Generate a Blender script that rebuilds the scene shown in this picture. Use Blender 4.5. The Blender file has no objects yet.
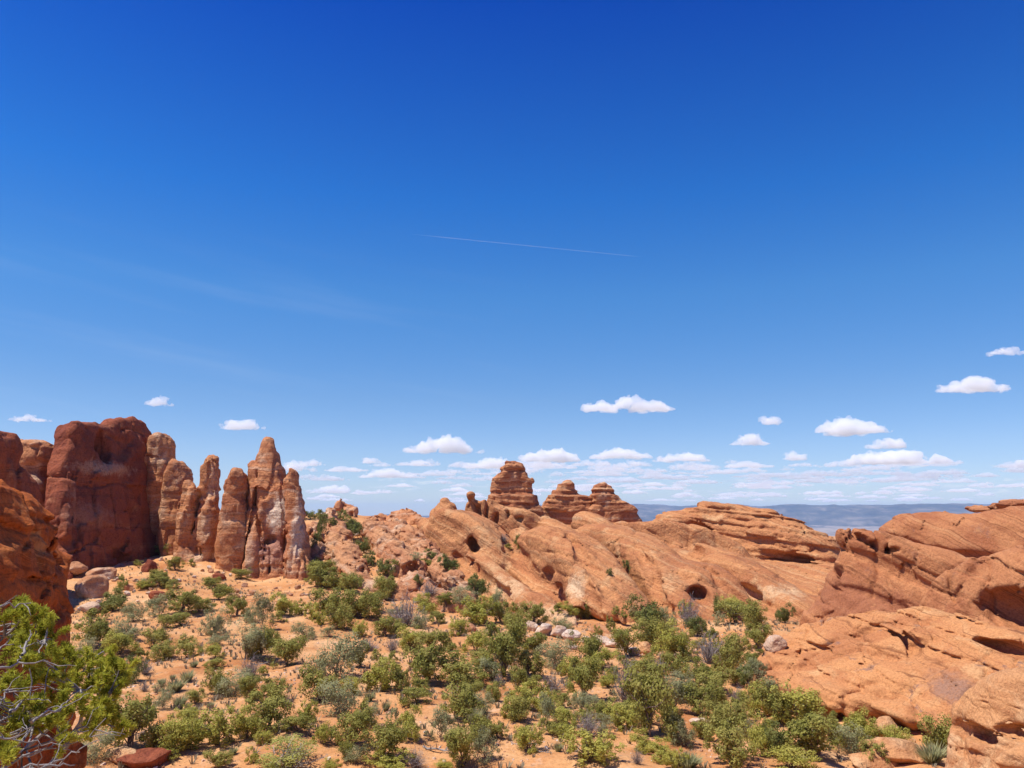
import bpy, math, random
import numpy as np
from mathutils import Vector

R = math.radians
scene = bpy.context.scene
COL = scene.collection
rng = np.random.default_rng(7)
random.seed(7)

# ------------------------------------------------------------------ camera
CAM_H = 14.0
F_PX, PITCH = 773.0, R(9.4)
cam_d = bpy.data.cameras.new('camera')
cam_d.sensor_width = 36.0
cam_d.lens = 36.0 * F_PX / 1024.0
cam_d.clip_start = 0.1
cam_d.clip_end = 80000.0
cam = bpy.data.objects.new('camera', cam_d)
cam.location = (0, 0, CAM_H)
cam.rotation_euler = (R(90) + PITCH, 0, 0)
COL.objects.link(cam)
scene.camera = cam

# ------------------------------------------------------------------ light
SUN_AZ = R(-112)         # measured from the view direction (+Y), negative = left
SUN_EL = R(65)
world = bpy.data.worlds.new('World')
scene.world = world
world.use_nodes = True
sun_d = bpy.data.lights.new('sun', 'SUN')
sun_d.energy = 4.9
sun_d.angle = R(0.5)
sun_d.color = (1.0, 0.955, 0.88)
sun = bpy.data.objects.new('sun', sun_d)
sd = Vector((math.sin(SUN_AZ) * math.cos(SUN_EL), math.cos(SUN_AZ) * math.cos(SUN_EL), math.sin(SUN_EL)))
sun.rotation_euler = sd.to_track_quat('Z', 'Y').to_euler()
sun.location = (0, 0, 200)
COL.objects.link(sun)

vs = scene.view_settings
vs.view_transform = 'Standard'
vs.look = 'None'
vs.exposure = 0.33
vs.gamma = 1.0
vs.use_curve_mapping = False
cy = scene.cycles
cy.volume_bounces = 6
cy.max_bounces = 8
cy.diffuse_bounces = 3
cy.use_denoising = True


class NT:
    """small helper to write node trees tersely"""
    def __init__(self, tree):
        self.t = tree
        self.n = tree.nodes
        self.l = tree.links

    def node(self, typ, **kw):
        n = self.n.new(typ)
        for k, v in kw.items():
            setattr(n, k, v)
        return n

    def put(self, sock, v):
        if isinstance(v, bpy.types.NodeSocket):
            self.l.new(v, sock)
        elif v is not None:
            sock.default_value = v

    def math(self, op, a, b=None, c=None, clamp=False):
        n = self.node('ShaderNodeMath', operation=op, use_clamp=clamp)
        for i, v in enumerate((a, b, c)):
            if v is not None:
                self.put(n.inputs[i], v)
        return n.outputs[0]

    def vmath(self, op, a, b=None):
        n = self.node('ShaderNodeVectorMath', operation=op)
        self.put(n.inputs[0], a)
        if b is not None:
            self.put(n.inputs[1], b)
        return n.outputs[0]

    def xyz(self, x, y, z):
        n = self.node('ShaderNodeCombineXYZ')
        for i, v in enumerate((x, y, z)):
            self.put(n.inputs[i], v)
        return n.outputs[0]

    def sep(self, v):
        n = self.node('ShaderNodeSeparateXYZ')
        self.put(n.inputs[0], v)
        return n.outputs

    def noise(self, vec, scale, detail=4, rough=0.55, dist=0.0, dim='3D', w=None):
        n = self.node('ShaderNodeTexNoise', noise_dimensions=dim)
        if vec is not None and dim != '1D':
            self.put(n.inputs['Vector'], vec)
        if w is not None:
            self.put(n.inputs['W'], w)
        n.inputs['Scale'].default_value = scale
        n.inputs['Detail'].default_value = detail
        n.inputs['Roughness'].default_value = rough
        n.inputs['Distortion'].default_value = dist
        return n.outputs['Fac']

    def ramp(self, fac, stops, interp='LINEAR'):
        n = self.node('ShaderNodeValToRGB')
        cr = n.color_ramp
        cr.interpolation = interp
        while len(cr.elements) < len(stops):
            cr.elements.new(0.5)
        for e, (p, c) in zip(cr.elements, stops):
            e.position = p
            e.color = c if len(c) == 4 else (*c, 1)
        self.put(n.inputs[0], fac)
        return n.outputs[0]

    def step(self, fac, lo, hi):
        n = self.node('ShaderNodeMapRange', interpolation_type='SMOOTHSTEP')
        self.put(n.inputs[0], fac)
        self.put(n.inputs[1], lo)
        self.put(n.inputs[2], hi)
        return n.outputs[0]

    def mix(self, fac, a, b, mode='MIX'):
        n = self.node('ShaderNodeMix', data_type='RGBA', blend_type=mode)
        self.put(n.inputs[0], fac)
        for s, v in ((n.inputs[6], a), (n.inputs[7], b)):
            if isinstance(v, tuple) and len(v) == 3:
                v = (*v, 1)
            self.put(s, v)
        return n.outputs[2]


# ---- sky: Nishita, a thin high veil, and the low deck of far clouds, all laid out by direction
def build_world():
    t = NT(world.node_tree)
    t.n.clear()
    sky = t.node('ShaderNodeTexSky', sky_type='NISHITA')
    sky.sun_disc = False
    sky.sun_elevation = SUN_EL
    sky.sun_rotation = SUN_AZ
    sky.altitude = 1500
    sky.air_density = 1.0
    sky.dust_density = 0.4
    sky.ozone_density = 3.0
    hs = t.node('ShaderNodeHueSaturation')
    hs.inputs['Saturation'].default_value = 1.22
    hs.inputs['Value'].default_value = 1.0
    t.put(hs.inputs['Color'], sky.outputs[0])
    tc = t.node('ShaderNodeTexCoord')
    x, y, z = t.sep(tc.outputs['Generated'])
    az = t.math('ARCTAN2', x, y)
    el = t.math('ARCSINE', z)
    # the deep polarised blue of a dry high-desert sky
    tint = t.ramp(t.math('DIVIDE', el, R(45)), [(0.0, (0.80, 0.83, 1.07)), (0.10, (0.94, 0.92, 1.08)), (0.18, (0.92, 0.95, 1.08)), (0.35, (0.70, 1.05, 1.27)),
                                                (0.505, (0.31, 0.90, 1.40)), (0.80, (0.05, 0.47, 1.31)), (1.0, (0.03, 0.40, 1.2))])
    skyc = t.mix(1.0, hs.outputs[0], tint, 'MULTIPLY')
    # far cloud deck
    lel = t.math('LOGARITHM', t.math('MAXIMUM', t.math('ADD', el, 0.004), 0.002), math.e)
    v1 = t.xyz(t.math('MULTIPLY', az, 30.0), t.math('MULTIPLY', el, 170.0), lel)
    n1 = t.noise(v1, 1.0, 3, 0.5)
    v2 = t.xyz(t.math('MULTIPLY', az, 70.0), t.math('MULTIPLY', el, 340.0), 3.0)
    n2 = t.noise(v2, 1.0, 4, 0.6)
    nn = t.math('ADD', t.math('MULTIPLY', n1, 0.62), t.math('MULTIPLY', n2, 0.38))
    band = t.math('MULTIPLY', t.step(el, R(0.0), R(1.3)), t.math('SUBTRACT', 1.0, t.step(el, R(2.6), R(4.4))))
    azfade = t.math('MULTIPLY', t.step(az, R(-26), R(-6)), t.math('SUBTRACT', 1.0, t.math('MULTIPLY', t.step(az, R(30), R(40)), 0.6)))
    cover = t.math('MULTIPLY', band, azfade)
    thr = t.math('SUBTRACT', 0.74, t.math('MULTIPLY', cover, 0.20))
    deck = t.step(t.math('SUBTRACT', nn, thr), 0.0, 0.055)
    deck = t.math('MULTIPLY', deck, t.math('MULTIPLY', cover, 0.45), clamp=True)
    n3 = t.noise(v2, 0.7, 3, 0.5)
    ccol = t.ramp(n3, [(0.35, (4.4, 5.4, 7.0)), (0.62, (7.4, 7.7, 8.2))])
    # thin cirrus veil higher up on the left
    v3 = t.xyz(t.math('ADD', t.math('MULTIPLY', az, 3.0), t.math('MULTIPLY', el, 5.0)), t.math('ADD', t.math('MULTIPLY', el, 26.0), t.math('MULTIPLY', az, 3.2)), 8.0)
    n4 = t.noise(v3, 1.0, 4, 0.5)
    veil = t.math('MULTIPLY', t.step(n4, 0.5, 0.78), 0.07)
    veil = t.math('MULTIPLY', veil, t.math('MULTIPLY', t.step(el, R(3), R(7)), t.math('SUBTRACT', 1.0, t.step(el, R(12), R(22)))))
    veil = t.math('MULTIPLY', veil, t.math('SUBTRACT', 1.0, t.step(az, R(-8), R(4))))
    c = t.mix(veil, skyc, (7.0, 7.4, 8.0))
    c = t.mix(deck, c, ccol)
    bg = t.node('ShaderNodeBackground')
    bg.inputs['Strength'].default_value = 0.098
    t.put(bg.inputs['Color'], c)
    out = t.node('ShaderNodeOutputWorld')
    t.l.new(bg.outputs[0], out.inputs['Surface'])


build_world()

# ------------------------------------------------------------------ picture <-> world
CP, SP = math.cos(PITCH), math.sin(PITCH)


def ray(px, py):
    u = (np.asarray(px, float) - 512.0) / F_PX
    v = (384.0 - np.asarray(py, float)) / F_PX
    return np.stack([u, CP - v * SP, SP + v * CP], -1)


CAMP = np.array([0, 0, CAM_H])


def W(px, py, D):
    d = ray(px, py)
    return CAMP + d * (np.asarray(D, float) / d[..., 1])[..., None]


def px_size(D):
    return D / F_PX


# ------------------------------------------------------------------ noise
_TAB = np.random.default_rng(11).random((8, 32 ** 3)).astype(np.float32) * 2 - 1


def vnoise(P, seed=0):
    T = _TAB[seed % 8]
    i = np.floor(P)
    f = (P - i).astype(np.float32)
    i = i.astype(np.int32) + seed * 7
    f = f * f * (3 - 2 * f)
    x0 = (i[:, 0] & 31) << 10
    x1 = ((i[:, 0] + 1) & 31) << 10
    y0 = (i[:, 1] & 31) << 5
    y1 = ((i[:, 1] + 1) & 31) << 5
    z0 = i[:, 2] & 31
    z1 = (i[:, 2] + 1) & 31
    fx, fy, fz = f[:, 0], f[:, 1], f[:, 2]
    a = T[x0 + y0 + z0] * (1 - fx) + T[x1 + y0 + z0] * fx
    b = T[x0 + y1 + z0] * (1 - fx) + T[x1 + y1 + z0] * fx
    c = T[x0 + y0 + z1] * (1 - fx) + T[x1 + y0 + z1] * fx
    d = T[x0 + y1 + z1] * (1 - fx) + T[x1 + y1 + z1] * fx
    return (a * (1 - fy) + b * fy) * (1 - fz) + (c * (1 - fy) + d * fy) * fz


def fbm(P, octv=4, seed=0, gain=0.5):
    s = np.zeros(len(P), np.float32)
    a, q = 1.0, P.astype(np.float32)
    for k in range(octv):
        s += a * vnoise(q + 13.7 * k, seed + k)
        a *= gain
        q = q * 2.03
    return s


def ridged(P, octv=3, seed=0):
    s = np.zeros(len(P), np.float32)
    a, q = 1.0, P.astype(np.float32)
    for k in range(octv):
        s += a * (1 - 2 * np.abs(vnoise(q + 5.1 * k, seed + k)))
        a *= 0.5
        q = q * 2.1
    return s


def blocks(P, size=(3, 3, 8), amp=0.3, crack=0.35, wide=0.16, rot=(0, 0), warp=0.25, seed=0):
    """jointed rock: irregular blocks, each standing a little proud or back, with open joints between some of them"""
    a, b = R(rot[0]), R(rot[1])          # turn about the vertical, then dip
    x = P[:, 0] * math.cos(a) + P[:, 1] * math.sin(a)
    y = -P[:, 0] * math.sin(a) + P[:, 1] * math.cos(a)
    x, z = x * math.cos(b) - P[:, 2] * math.sin(b), x * math.sin(b) + P[:, 2] * math.cos(b)
    Q = np.stack([x / size[0], y / size[1], z / size[2]], 1).astype(np.float32)
    wv = P / (max(size) * 0.8)
    Q = Q + warp * np.stack([vnoise(wv, seed), vnoise(wv + 7.7, seed + 1), vnoise(wv + 3.1, seed + 2)], 1)
    wv = P / (max(size) * 0.25)
    Q = Q + warp * 0.3 * np.stack([vnoise(wv, seed + 3), vnoise(wv + 7.7, seed + 4), vnoise(wv + 3.1, seed + 5)], 1)
    T = _TAB[(seed + 6) % 8]
    iz = np.floor(Q[:, 2]).astype(np.int32)
    Q[:, 0] += T[(iz * 7 + 11) & 1023] * 0.5
    Q[:, 1] += T[(iz * 5 + 301) & 1023] * 0.5
    I = np.floor(Q).astype(np.int32)
    f = Q - I
    h = T[((I[:, 0] & 31) << 10) + ((I[:, 1] & 31) << 5) + (I[:, 2] & 31)]
    bd = np.minimum(f, 1 - f) * np.array(size, np.float32)
    open_ = np.clip(vnoise(P / (max(size) * 0.7) + 2.2, seed + 6) * 2 + 0.5, 0, 1)
    return amp * h + crack * open_ * np.clip(1 - bd.min(1) / wide, 0, 1)


def layer_table(seed, lo, hi):
    """a stack of beds of uneven thickness and hardness, as a 1-D profile over height"""
    r = np.random.default_rng(seed)
    g = np.arange(-60, 120, 0.04)
    v = np.zeros_like(g)
    z = -60.0
    while z < 120:
        th = r.uniform(lo, hi) * r.choice([0.5, 1, 1.6])
        v[(g >= z) & (g < z + th)] = r.uniform(-1, 1)
        z += th
    k = np.ones(7) / 7
    return g, np.convolve(v, k, 'same')


# ------------------------------------------------------------------ signed distances
def smin(a, b, k):
    h = np.clip(0.5 + 0.5 * (b - a) / k, 0, 1)
    return b * (1 - h) + a * h - k * h * (1 - h)


def smax(a, b, k):
    return -smin(-a, -b, k)


class Slab:
    """an outline seen in the photograph, set up as an upright (or leaning) sheet through three points
    of known distance and given a real thickness and rounded edges"""
    def __init__(self, poly, a1, a2, a3, T, r, Tt=None, smooth=1, back=True):
        p1, p2, p3 = (W(*a) for a in (a1, a2, a3))
        n = np.cross(p2 - p1, p3 - p1)
        n /= np.linalg.norm(n)
        if n @ (CAMP - p1) < 0:
            n = -n
        s = np.cross(np.array([0, 0, 1.0]), n)
        s /= np.linalg.norm(s)
        if s[0] < 0:
            s = -s
        t = np.cross(n, s)
        if t[2] < 0:
            t = -t
        self.o, self.n, self.s, self.t = p1, n, s, t
        poly = np.array(poly, float)
        for _ in range(smooth):      # one round of corner cutting
            q = np.roll(poly, -1, 0)
            poly = np.stack([poly * 0.8 + q * 0.2, poly * 0.2 + q * 0.8], 1).reshape(-1, 2)
        d = ray(poly[:, 0], poly[:, 1])
        k = ((p1 - CAMP) @ n) / (d @ n)
        self.pts = CAMP + d * k[:, None]
        q = self.pts - p1
        self.q = np.stack([q @ s, q @ t], -1)
        self.T, self.r, self.Tt = T, r, Tt
        self.off = max(T, Tt or 0) - 0.55 * r          # the outline belongs to the front of the rock; its bulk lies behind
        self.off = max(self.off, 0) if back else 0
        self.tlo, self.thi = self.q[:, 1].min(), self.q[:, 1].max()

    def front(self, px, py):
        """distance of the rock's front face at a place in the picture"""
        d = ray(px, py)
        k = ((self.o + self.n * 0.55 * self.r - CAMP) @ self.n) / (d @ self.n)
        return float(d[1] * k)

    def box(self):
        m = max(self.T, self.Tt or 0)
        c = np.concatenate([self.pts + self.n * (m - self.off), self.pts - self.n * (m + self.off)])
        return c.min(0), c.max(0)

    def __call__(self, P):
        v = P - self.o.astype(np.float32)
        x = (v @ self.s.astype(np.float32))
        y = (v @ self.t.astype(np.float32))
        z = (v @ self.n.astype(np.float32)) + np.float32(self.off)
        q = self.q.astype(np.float32)
        best = np.full(len(P), 1e9, np.float32)
        ins = np.zeros(len(P), bool)
        M = len(q)
        for i in range(M):
            a, b = q[i], q[(i + 1) % M]
            e = b - a
            wx, wy = x - a[0], y - a[1]
            h = np.clip((wx * e[0] + wy * e[1]) / (e @ e + 1e-9), 0, 1)
            dx, dy = wx - e[0] * h, wy - e[1] * h
            np.minimum(best, dx * dx + dy * dy, out=best)
            if a[1] != b[1]:
                c = ((a[1] > y) != (b[1] > y)) & (wx < e[0] * wy / e[1])
                ins ^= c
        d2 = np.sqrt(best)
        d2[ins] *= -1
        T = self.T
        Tm = max(self.T, self.Tt or 0) if self.off else self.T
        if self.Tt is not None:
            T = self.T + (self.Tt - self.T) * np.clip((y - self.tlo) / (self.thi - self.tlo), 0, 1)
        r = self.r
        q1, q2 = d2 + r, np.abs(z + (T - Tm)) - T + r      # the front stays put where the rock thins
        return np.minimum(np.maximum(q1, q2), 0) + np.hypot(np.maximum(q1, 0), np.maximum(q2, 0)) - r


class Chain:
    """a rounded rib: (px, py, distance, radius in px) points, as seen in the photograph"""
    def __init__(self, pts, deep=0.35):
        self.c = [W(a, b, D + r * px_size(D) * deep) for a, b, D, r in pts]
        self.r = [r * px_size(D) for a, b, D, r in pts]

    def box(self):
        c = np.array(self.c)
        m = max(self.r)
        return c.min(0) - m, c.max(0) + m

    def __call__(self, P):
        out = None
        n = len(self.c)
        if n == 1:
            return np.linalg.norm(P - self.c[0].astype(np.float32), axis=1) - self.r[0]
        for i in range(n - 1):
            a = self.c[i].astype(np.float32)
            ab = (self.c[i + 1] - self.c[i]).astype(np.float32)
            v = P - a
            h = np.clip((v @ ab) / (ab @ ab), 0, 1)
            d = np.linalg.norm(v - h[:, None] * ab, axis=1) - (self.r[i] + (self.r[i + 1] - self.r[i]) * h)
            out = d if out is None else np.minimum(out, d)
        return out


class Ell:
    """an ellipsoid: centre (px, py, distance), radii in px across and up, metres deep; roll turns it in the picture plane"""
    def __init__(self, px, py, D, rx, rz, ry, roll=0.0):
        self.c = W(px, py, D)
        s = px_size(D)
        self.rad = np.array([rx * s, ry, rz * s], np.float32)
        self.cr, self.sr = math.cos(R(roll)), math.sin(R(roll))

    def box(self):
        m = self.rad.max()
        return self.c - m, self.c + m

    def __call__(self, P):
        v = P - self.c.astype(np.float32)
        x = v[:, 0] * self.cr + v[:, 2] * self.sr
        z = -v[:, 0] * self.sr + v[:, 2] * self.cr
        v = np.stack([x, v[:, 1], z], 1) / self.rad
        k0 = np.linalg.norm(v, axis=1)
        k1 = np.linalg.norm(v / self.rad, axis=1)
        return np.where(k1 > 1e-6, k0 * (k0 - 1) / np.maximum(k1, 1e-6), -self.rad.min())


class On:
    """a hollow or a swelling on the front face of a slab: place and size in px, depth in metres, dd metres behind the face"""
    def __init__(self, px, py, rx, rz, ry, roll=0.0, dd=0.0):
        self.a = (px, py, rx, rz, ry, roll, dd)

    def on(self, s):
        px, py, rx, rz, ry, roll, dd = self.a
        return Ell(px, py, s.front(px, py) + dd, rx, rz, ry, roll)


class OnChain:
    def __init__(self, pts, deep=0.35):
        self.pts, self.deep = pts, deep

    def on(self, s):
        return Chain([(x, y, s.front(x, y) + dd, r) for x, y, r, dd in self.pts], self.deep)


# ------------------------------------------------------------------ meshes
def mesh_from(name, V, Fq, mat=None, smooth=True):
    me = bpy.data.meshes.new(name)
    V = np.asarray(V, np.float32)
    Fq = np.asarray(Fq, np.int32)
    n = Fq.shape[1]
    me.vertices.add(len(V))
    me.vertices.foreach_set('co', V.ravel())
    me.loops.add(Fq.size)
    me.loops.foreach_set('vertex_index', Fq.ravel())
    me.polygons.add(len(Fq))
    me.polygons.foreach_set('loop_start', np.arange(0, Fq.size, n, dtype=np.int32))
    me.polygons.foreach_set('use_smooth', np.full(len(Fq), smooth, bool))
    me.update(calc_edges=True)
    if mat:
        me.materials.append(mat)
    return me


def tag(o, label=None, cat=None, group=None, kind=None):
    if label:
        o['label'] = label
    if cat:
        o['category'] = cat
    if group:
        o['group'] = group
    if kind:
        o['kind'] = kind
    return o


def link(name, me, loc=(0, 0, 0), parent=None):
    o = bpy.data.objects.new(name, me)
    COL.objects.link(o)
    o.location = loc
    if parent is not None:
        o.parent = parent
    return o


_CORN = np.array([[0, 0, 0], [1, 0, 0], [0, 1, 0], [1, 1, 0], [0, 0, 1], [1, 0, 1], [0, 1, 1], [1, 1, 1]])
_EDG = [(0, 1), (2, 3), (4, 5), (6, 7), (0, 2), (1, 3), (4, 6), (5, 7), (0, 4), (1, 5), (2, 6), (3, 7)]


def surface_nets(V, lo, h):
    nx, ny, nz = V.shape
    ins = V < 0
    cnt = np.zeros((nx - 1, ny - 1, nz - 1), np.int8)
    for a, b, c in _CORN:
        cnt += ins[a:nx - 1 + a, b:ny - 1 + b, c:nz - 1 + c]
    act = np.argwhere((cnt > 0) & (cnt < 8))
    if not len(act):
        return np.zeros((0, 3)), np.zeros((0, 4), int)
    val = np.stack([V[act[:, 0] + a, act[:, 1] + b, act[:, 2] + c] for a, b, c in _CORN], 1)
    acc = np.zeros((len(act), 3))
    num = np.zeros(len(act))
    for i, j in _EDG:
        a, b = val[:, i], val[:, j]
        m = (a < 0) != (b < 0)
        t = np.where(m, a / np.where(m, a - b, 1), 0)
        p = _CORN[i] + t[:, None] * (_CORN[j] - _CORN[i])
        acc += np.where(m[:, None], p, 0)
        num += m
    verts = (act + acc / num[:, None]) * np.asarray(h) + np.asarray(lo)
    idx = np.full(cnt.shape, -1, np.int32)
    idx[act[:, 0], act[:, 1], act[:, 2]] = np.arange(len(act))
    quads = []
    for ax in range(3):
        sl0 = [slice(1, -1)] * 3
        sl0[ax] = slice(0, V.shape[ax] - 1)
        sl1 = list(sl0)
        sl1[ax] = slice(1, V.shape[ax])
        a, b = ins[tuple(sl0)], ins[tuple(sl1)]
        e = np.argwhere(a != b)
        flip = a[e[:, 0], e[:, 1], e[:, 2]]
        off = np.ones(3, int)
        off[ax] = 0
        e = e + off
        u, v = (ax + 1) % 3, (ax + 2) % 3
        q = []
        for du, dv in ((1, 1), (0, 1), (0, 0), (1, 0)):
            c = e.copy()
            c[:, u] -= du
            c[:, v] -= dv
            q.append(idx[c[:, 0], c[:, 1], c[:, 2]])
        q = np.stack(q, 1)
        q[~flip] = q[~flip][:, ::-1]
        quads.append(q)
    q = np.concatenate(quads)
    return verts, q[(q >= 0).all(1)]


def field_mesh(fn, lo, hi, h, batch=1_500_000):
    """sample FN over the box, fully only near its surface, and return the surface"""
    lo, hi = np.asarray(lo, float), np.asarray(hi, float)
    h = np.asarray(h, float) * np.ones(3)
    C = 4
    n = (np.ceil((hi - lo) / (h * C)).astype(int) + 1)
    ax = [lo[i] + np.arange(n[i]) * h[i] * C for i in range(3)]
    G = np.stack(np.meshgrid(*ax, indexing='ij'), -1).reshape(-1, 3).astype(np.float32)
    c = np.concatenate([fn(G[i:i + batch]) for i in range(0, len(G), batch)]).reshape(n)
    for a in range(3):
        c0 = np.take(c, range(0, c.shape[a] - 1), a)
        c1 = np.take(c, range(1, c.shape[a]), a)
        st = [c0 * (1 - k / C) + c1 * (k / C) for k in range(C)]
        sh = list(c0.shape)
        sh[a] *= C
        c = np.stack(st, a + 1).reshape(sh)
    near = np.abs(c) < h.max() * 6.5
    ii = np.argwhere(near)
    P = (ii * h + lo).astype(np.float32)
    vals = np.concatenate([fn(P[i:i + batch]) for i in range(0, len(P), batch)]) if len(P) else np.zeros(0)
    c[near] = vals
    return surface_nets(c, lo, h)


def rock(name, fn, boxes, h, mat, label, cat, group=None, zmin=-3.0, pad=1.0):
    lo = np.min([b[0] for b in boxes], 0) - pad
    hi = np.max([b[1] for b in boxes], 0) + pad
    lo[2] = max(lo[2], zmin)
    V, Q = field_mesh(fn, lo, hi, h)
    base = np.array([(V[:, 0].min() + V[:, 0].max()) / 2, (V[:, 1].min() + V[:, 1].max()) / 2, V[:, 2].min()])
    o = link(name, mesh_from(name, V - base, Q, mat), base)
    return tag(o, label, cat, group)


def weathering(P, big=0.8, bs=6.0, small=0.25, ss=1.4, beds=None, bed_amp=0.0, tilt=(0, 0), crack=0.0, cs=3.0, flute=0.0, seed=0, groove=0.12, gs=2.2, pit=0.03, block=None):
    d = big * fbm(P / bs, 3, seed)
    d = d + small * fbm(P / ss, 3, seed + 3)
    if bed_amp:
        s = P[:, 2] + P[:, 0] * tilt[0] + P[:, 1] * tilt[1] + 0.5 * vnoise(P / 7.0, seed + 1)
        m = 0.6 + 0.4 * vnoise(P / 4.0, seed + 2)
        d = d + bed_amp * m * np.interp(s, *beds)
    if crack:
        q = P * np.array([1 / cs, 1 / cs, 0.22 / cs], np.float32)
        c = np.abs(vnoise(q + 3.3, seed + 4))
        d = d + crack * np.clip(1 - c * 9, 0, 1)
    if flute:
        q = P * np.array([1.1, 1.1, 0.10], np.float32)
        d = d + flute * fbm(q, 2, seed + 5)
    if groove:      # partings between beds
        s = P[:, 2] + P[:, 0] * tilt[0] + P[:, 1] * tilt[1] + 0.9 * vnoise(P / 6.0, seed + 6)
        f = np.abs((s / gs + 0.35 * np.sin(s * 1.7) + 100) % 1.0 - 0.5) * gs
        m = np.clip(vnoise(P / 3.7 + 9.1, seed + 7) * 2.2 + 0.3, 0, 1)
        d = d + groove * m * np.clip(1 - f / 0.28, 0, 1)
    if block:
        d = d + blocks(P, seed=seed, **block)
    if pit:
        v = vnoise(P / 0.9, seed + 2)
        m = np.clip(vnoise(P / 5.0 + 4.4, seed + 5) * 2, 0, 1)
        d = d + pit * m * np.clip(v * 3 - 1.2, 0, 1)
    return d.astype(np.float32)


# ------------------------------------------------------------------ materials
def new_mat(name):
    m = bpy.data.materials.new(name)
    m.use_nodes = True
    t = NT(m.node_tree)
    t.n.clear()
    out = t.node('ShaderNodeOutputMaterial')
    b = t.node('ShaderNodeBsdfPrincipled')
    b.inputs['Roughness'].default_value = 0.9
    b.inputs['Specular IOR Level'].default_value = 0.15
    t.l.new(b.outputs[0], out.inputs['Surface'])
    return m, t, b


def bump(t, b, hts, dist=0.3, strength=0.6):
    n = t.node('ShaderNodeBump')
    n.inputs['Strength'].default_value = strength
    n.inputs['Distance'].default_value = dist
    t.put(n.inputs['Height'], hts)
    t.l.new(n.outputs[0], b.inputs['Normal'])


def rock_mat(name, main, dark, pale, pale_at=0.62, varnish=0.0, tilt=(0.0, 0.0), bed=0.5, fine=1.0, band=0.6, vcol=(0.10, 0.055, 0.05), bstr=0.8, streak=0.3, spots=(), lam=0.35, line=0.55):
    """sandstone: bands along the bedding, bleached patches, dark weathering streaks, lichen specks, grain"""
    m, t, b = new_mat(name)
    pos = t.node('ShaderNodeNewGeometry').outputs['Position']
    x, y, z = t.sep(pos)
    wob = t.noise(pos, 0.16, 3)
    s = t.math('ADD', t.math('ADD', z, t.math('MULTIPLY', x, tilt[0])), t.math('ADD', t.math('MULTIPLY', y, tilt[1]), t.math('MULTIPLY', wob, 2.6)))
    bands = t.noise(None, bed, 5, 0.65, dim='1D', w=s)
    c = t.mix(t.math('MULTIPLY', t.step(bands, 0.40, 0.62), band), main, dark)
    patch = t.noise(pos, 0.11 * fine, 5, 0.62)
    c = t.mix(t.math('MULTIPLY', t.step(patch, 0.49, 0.62), 0.68), c, dark)
    p2 = t.noise(t.vmath('ADD', pos, (31.0, 7.0, 3.0)), 0.19 * fine, 6, 0.65)
    c = t.mix(t.math('MULTIPLY', t.step(p2, pale_at - 0.09, pale_at + 0.09), 0.8), c, pale)
    band2 = t.noise(None, bed * 1.7, 3, 0.5, dim='1D', w=t.math('ADD', s, 17.3))
    c = t.mix(t.math('MULTIPLY', t.step(band2, 0.58, 0.72), band * 0.7), c, pale)
    # thin partings that follow the beds
    ln1 = t.noise(None, bed * 1.3, 4, 0.6, dim='1D', w=t.math('ADD', s, 40.7))
    hair = t.math('SUBTRACT', 1.0, t.step(t.math('ABSOLUTE', t.math('SUBTRACT', ln1, 0.5)), 0.004, 0.022))
    c = t.mix(t.math('MULTIPLY', hair, t.math('MULTIPLY', t.step(p2, 0.36, 0.56), line)), c, tuple(v * 0.55 for v in dark))
    # rain streaks running down
    sv = t.vmath('MULTIPLY', pos, (1.0, 1.0, 0.09))
    st = t.noise(sv, 0.75 * fine, 4, 0.6)
    c = t.mix(t.math('MULTIPLY', t.step(st, 0.54, 0.70), streak), c, dark)
    if varnish:
        vn = t.noise(pos, 0.23 * fine, 7, 0.7, 0.4)
        vs_ = t.math('MULTIPLY', t.step(vn, 0.60, 0.66), varnish)
        c = t.mix(vs_, c, vcol)
    for cen, rad, colr in spots:      # a bleached or stained place, or painted sunlight on the fin, with a ragged outline
        v = t.vmath('DIVIDE', t.vmath('SUBTRACT', pos, tuple(cen)), rad)
        ln = t.node('ShaderNodeVectorMath', operation='LENGTH')
        t.put(ln.inputs[0], v)
        rag = t.math('ADD', ln.outputs['Value'], t.math('MULTIPLY', t.math('SUBTRACT', t.noise(pos, 0.8, 5, 0.65), 0.5), 1.6))
        c = t.mix(t.math('MULTIPLY', t.math('MULTIPLY', t.math('SUBTRACT', 1.0, t.step(rag, 0.45, 1.05)), t.step(t.noise(pos, 2.1 * fine, 6, 0.75), 0.30, 0.50)), 0.9), c, colr)
    g = t.noise(pos, 3.5 * fine, 6, 0.7)
    c = t.mix(1.0, c, t.ramp(g, [(0.28, (0.58, 0.55, 0.53)), (0.5, (1, 1, 1)), (0.74, (1.2, 1.22, 1.24))]), 'MULTIPLY')
    sp = t.noise(pos, 1.3 * fine, 3, 0.8)
    c = t.mix(t.math('MULTIPLY', t.step(sp, 0.62, 0.70), 0.55), c, tuple(v * 0.5 for v in dark))
    t.put(b.inputs['Base Color'], c)
    hb = t.noise(pos, 0.9 * fine, 8, 0.68)
    hb2 = t.noise(None, 2.2, 4, 0.6, dim='1D', w=s)
    cr = t.node('ShaderNodeTexVoronoi', feature='DISTANCE_TO_EDGE')
    t.put(cr.inputs['Vector'], t.vmath('ADD', t.vmath('MULTIPLY', pos, (0.33, 0.33, 0.22)), t.xyz(wob, wob, wob)))
    cr.inputs['Scale'].default_value = fine
    crk = t.step(cr.outputs['Distance'], 0.0, 0.05)
    ht = t.math('ADD', t.math('ADD', t.math('MULTIPLY', hb, 1.3), t.math('MULTIPLY', hb2, lam)), t.math('MULTIPLY', crk, 0.12))
    bump(t, b, ht, 0.55 / fine, bstr)
    return m


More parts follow.
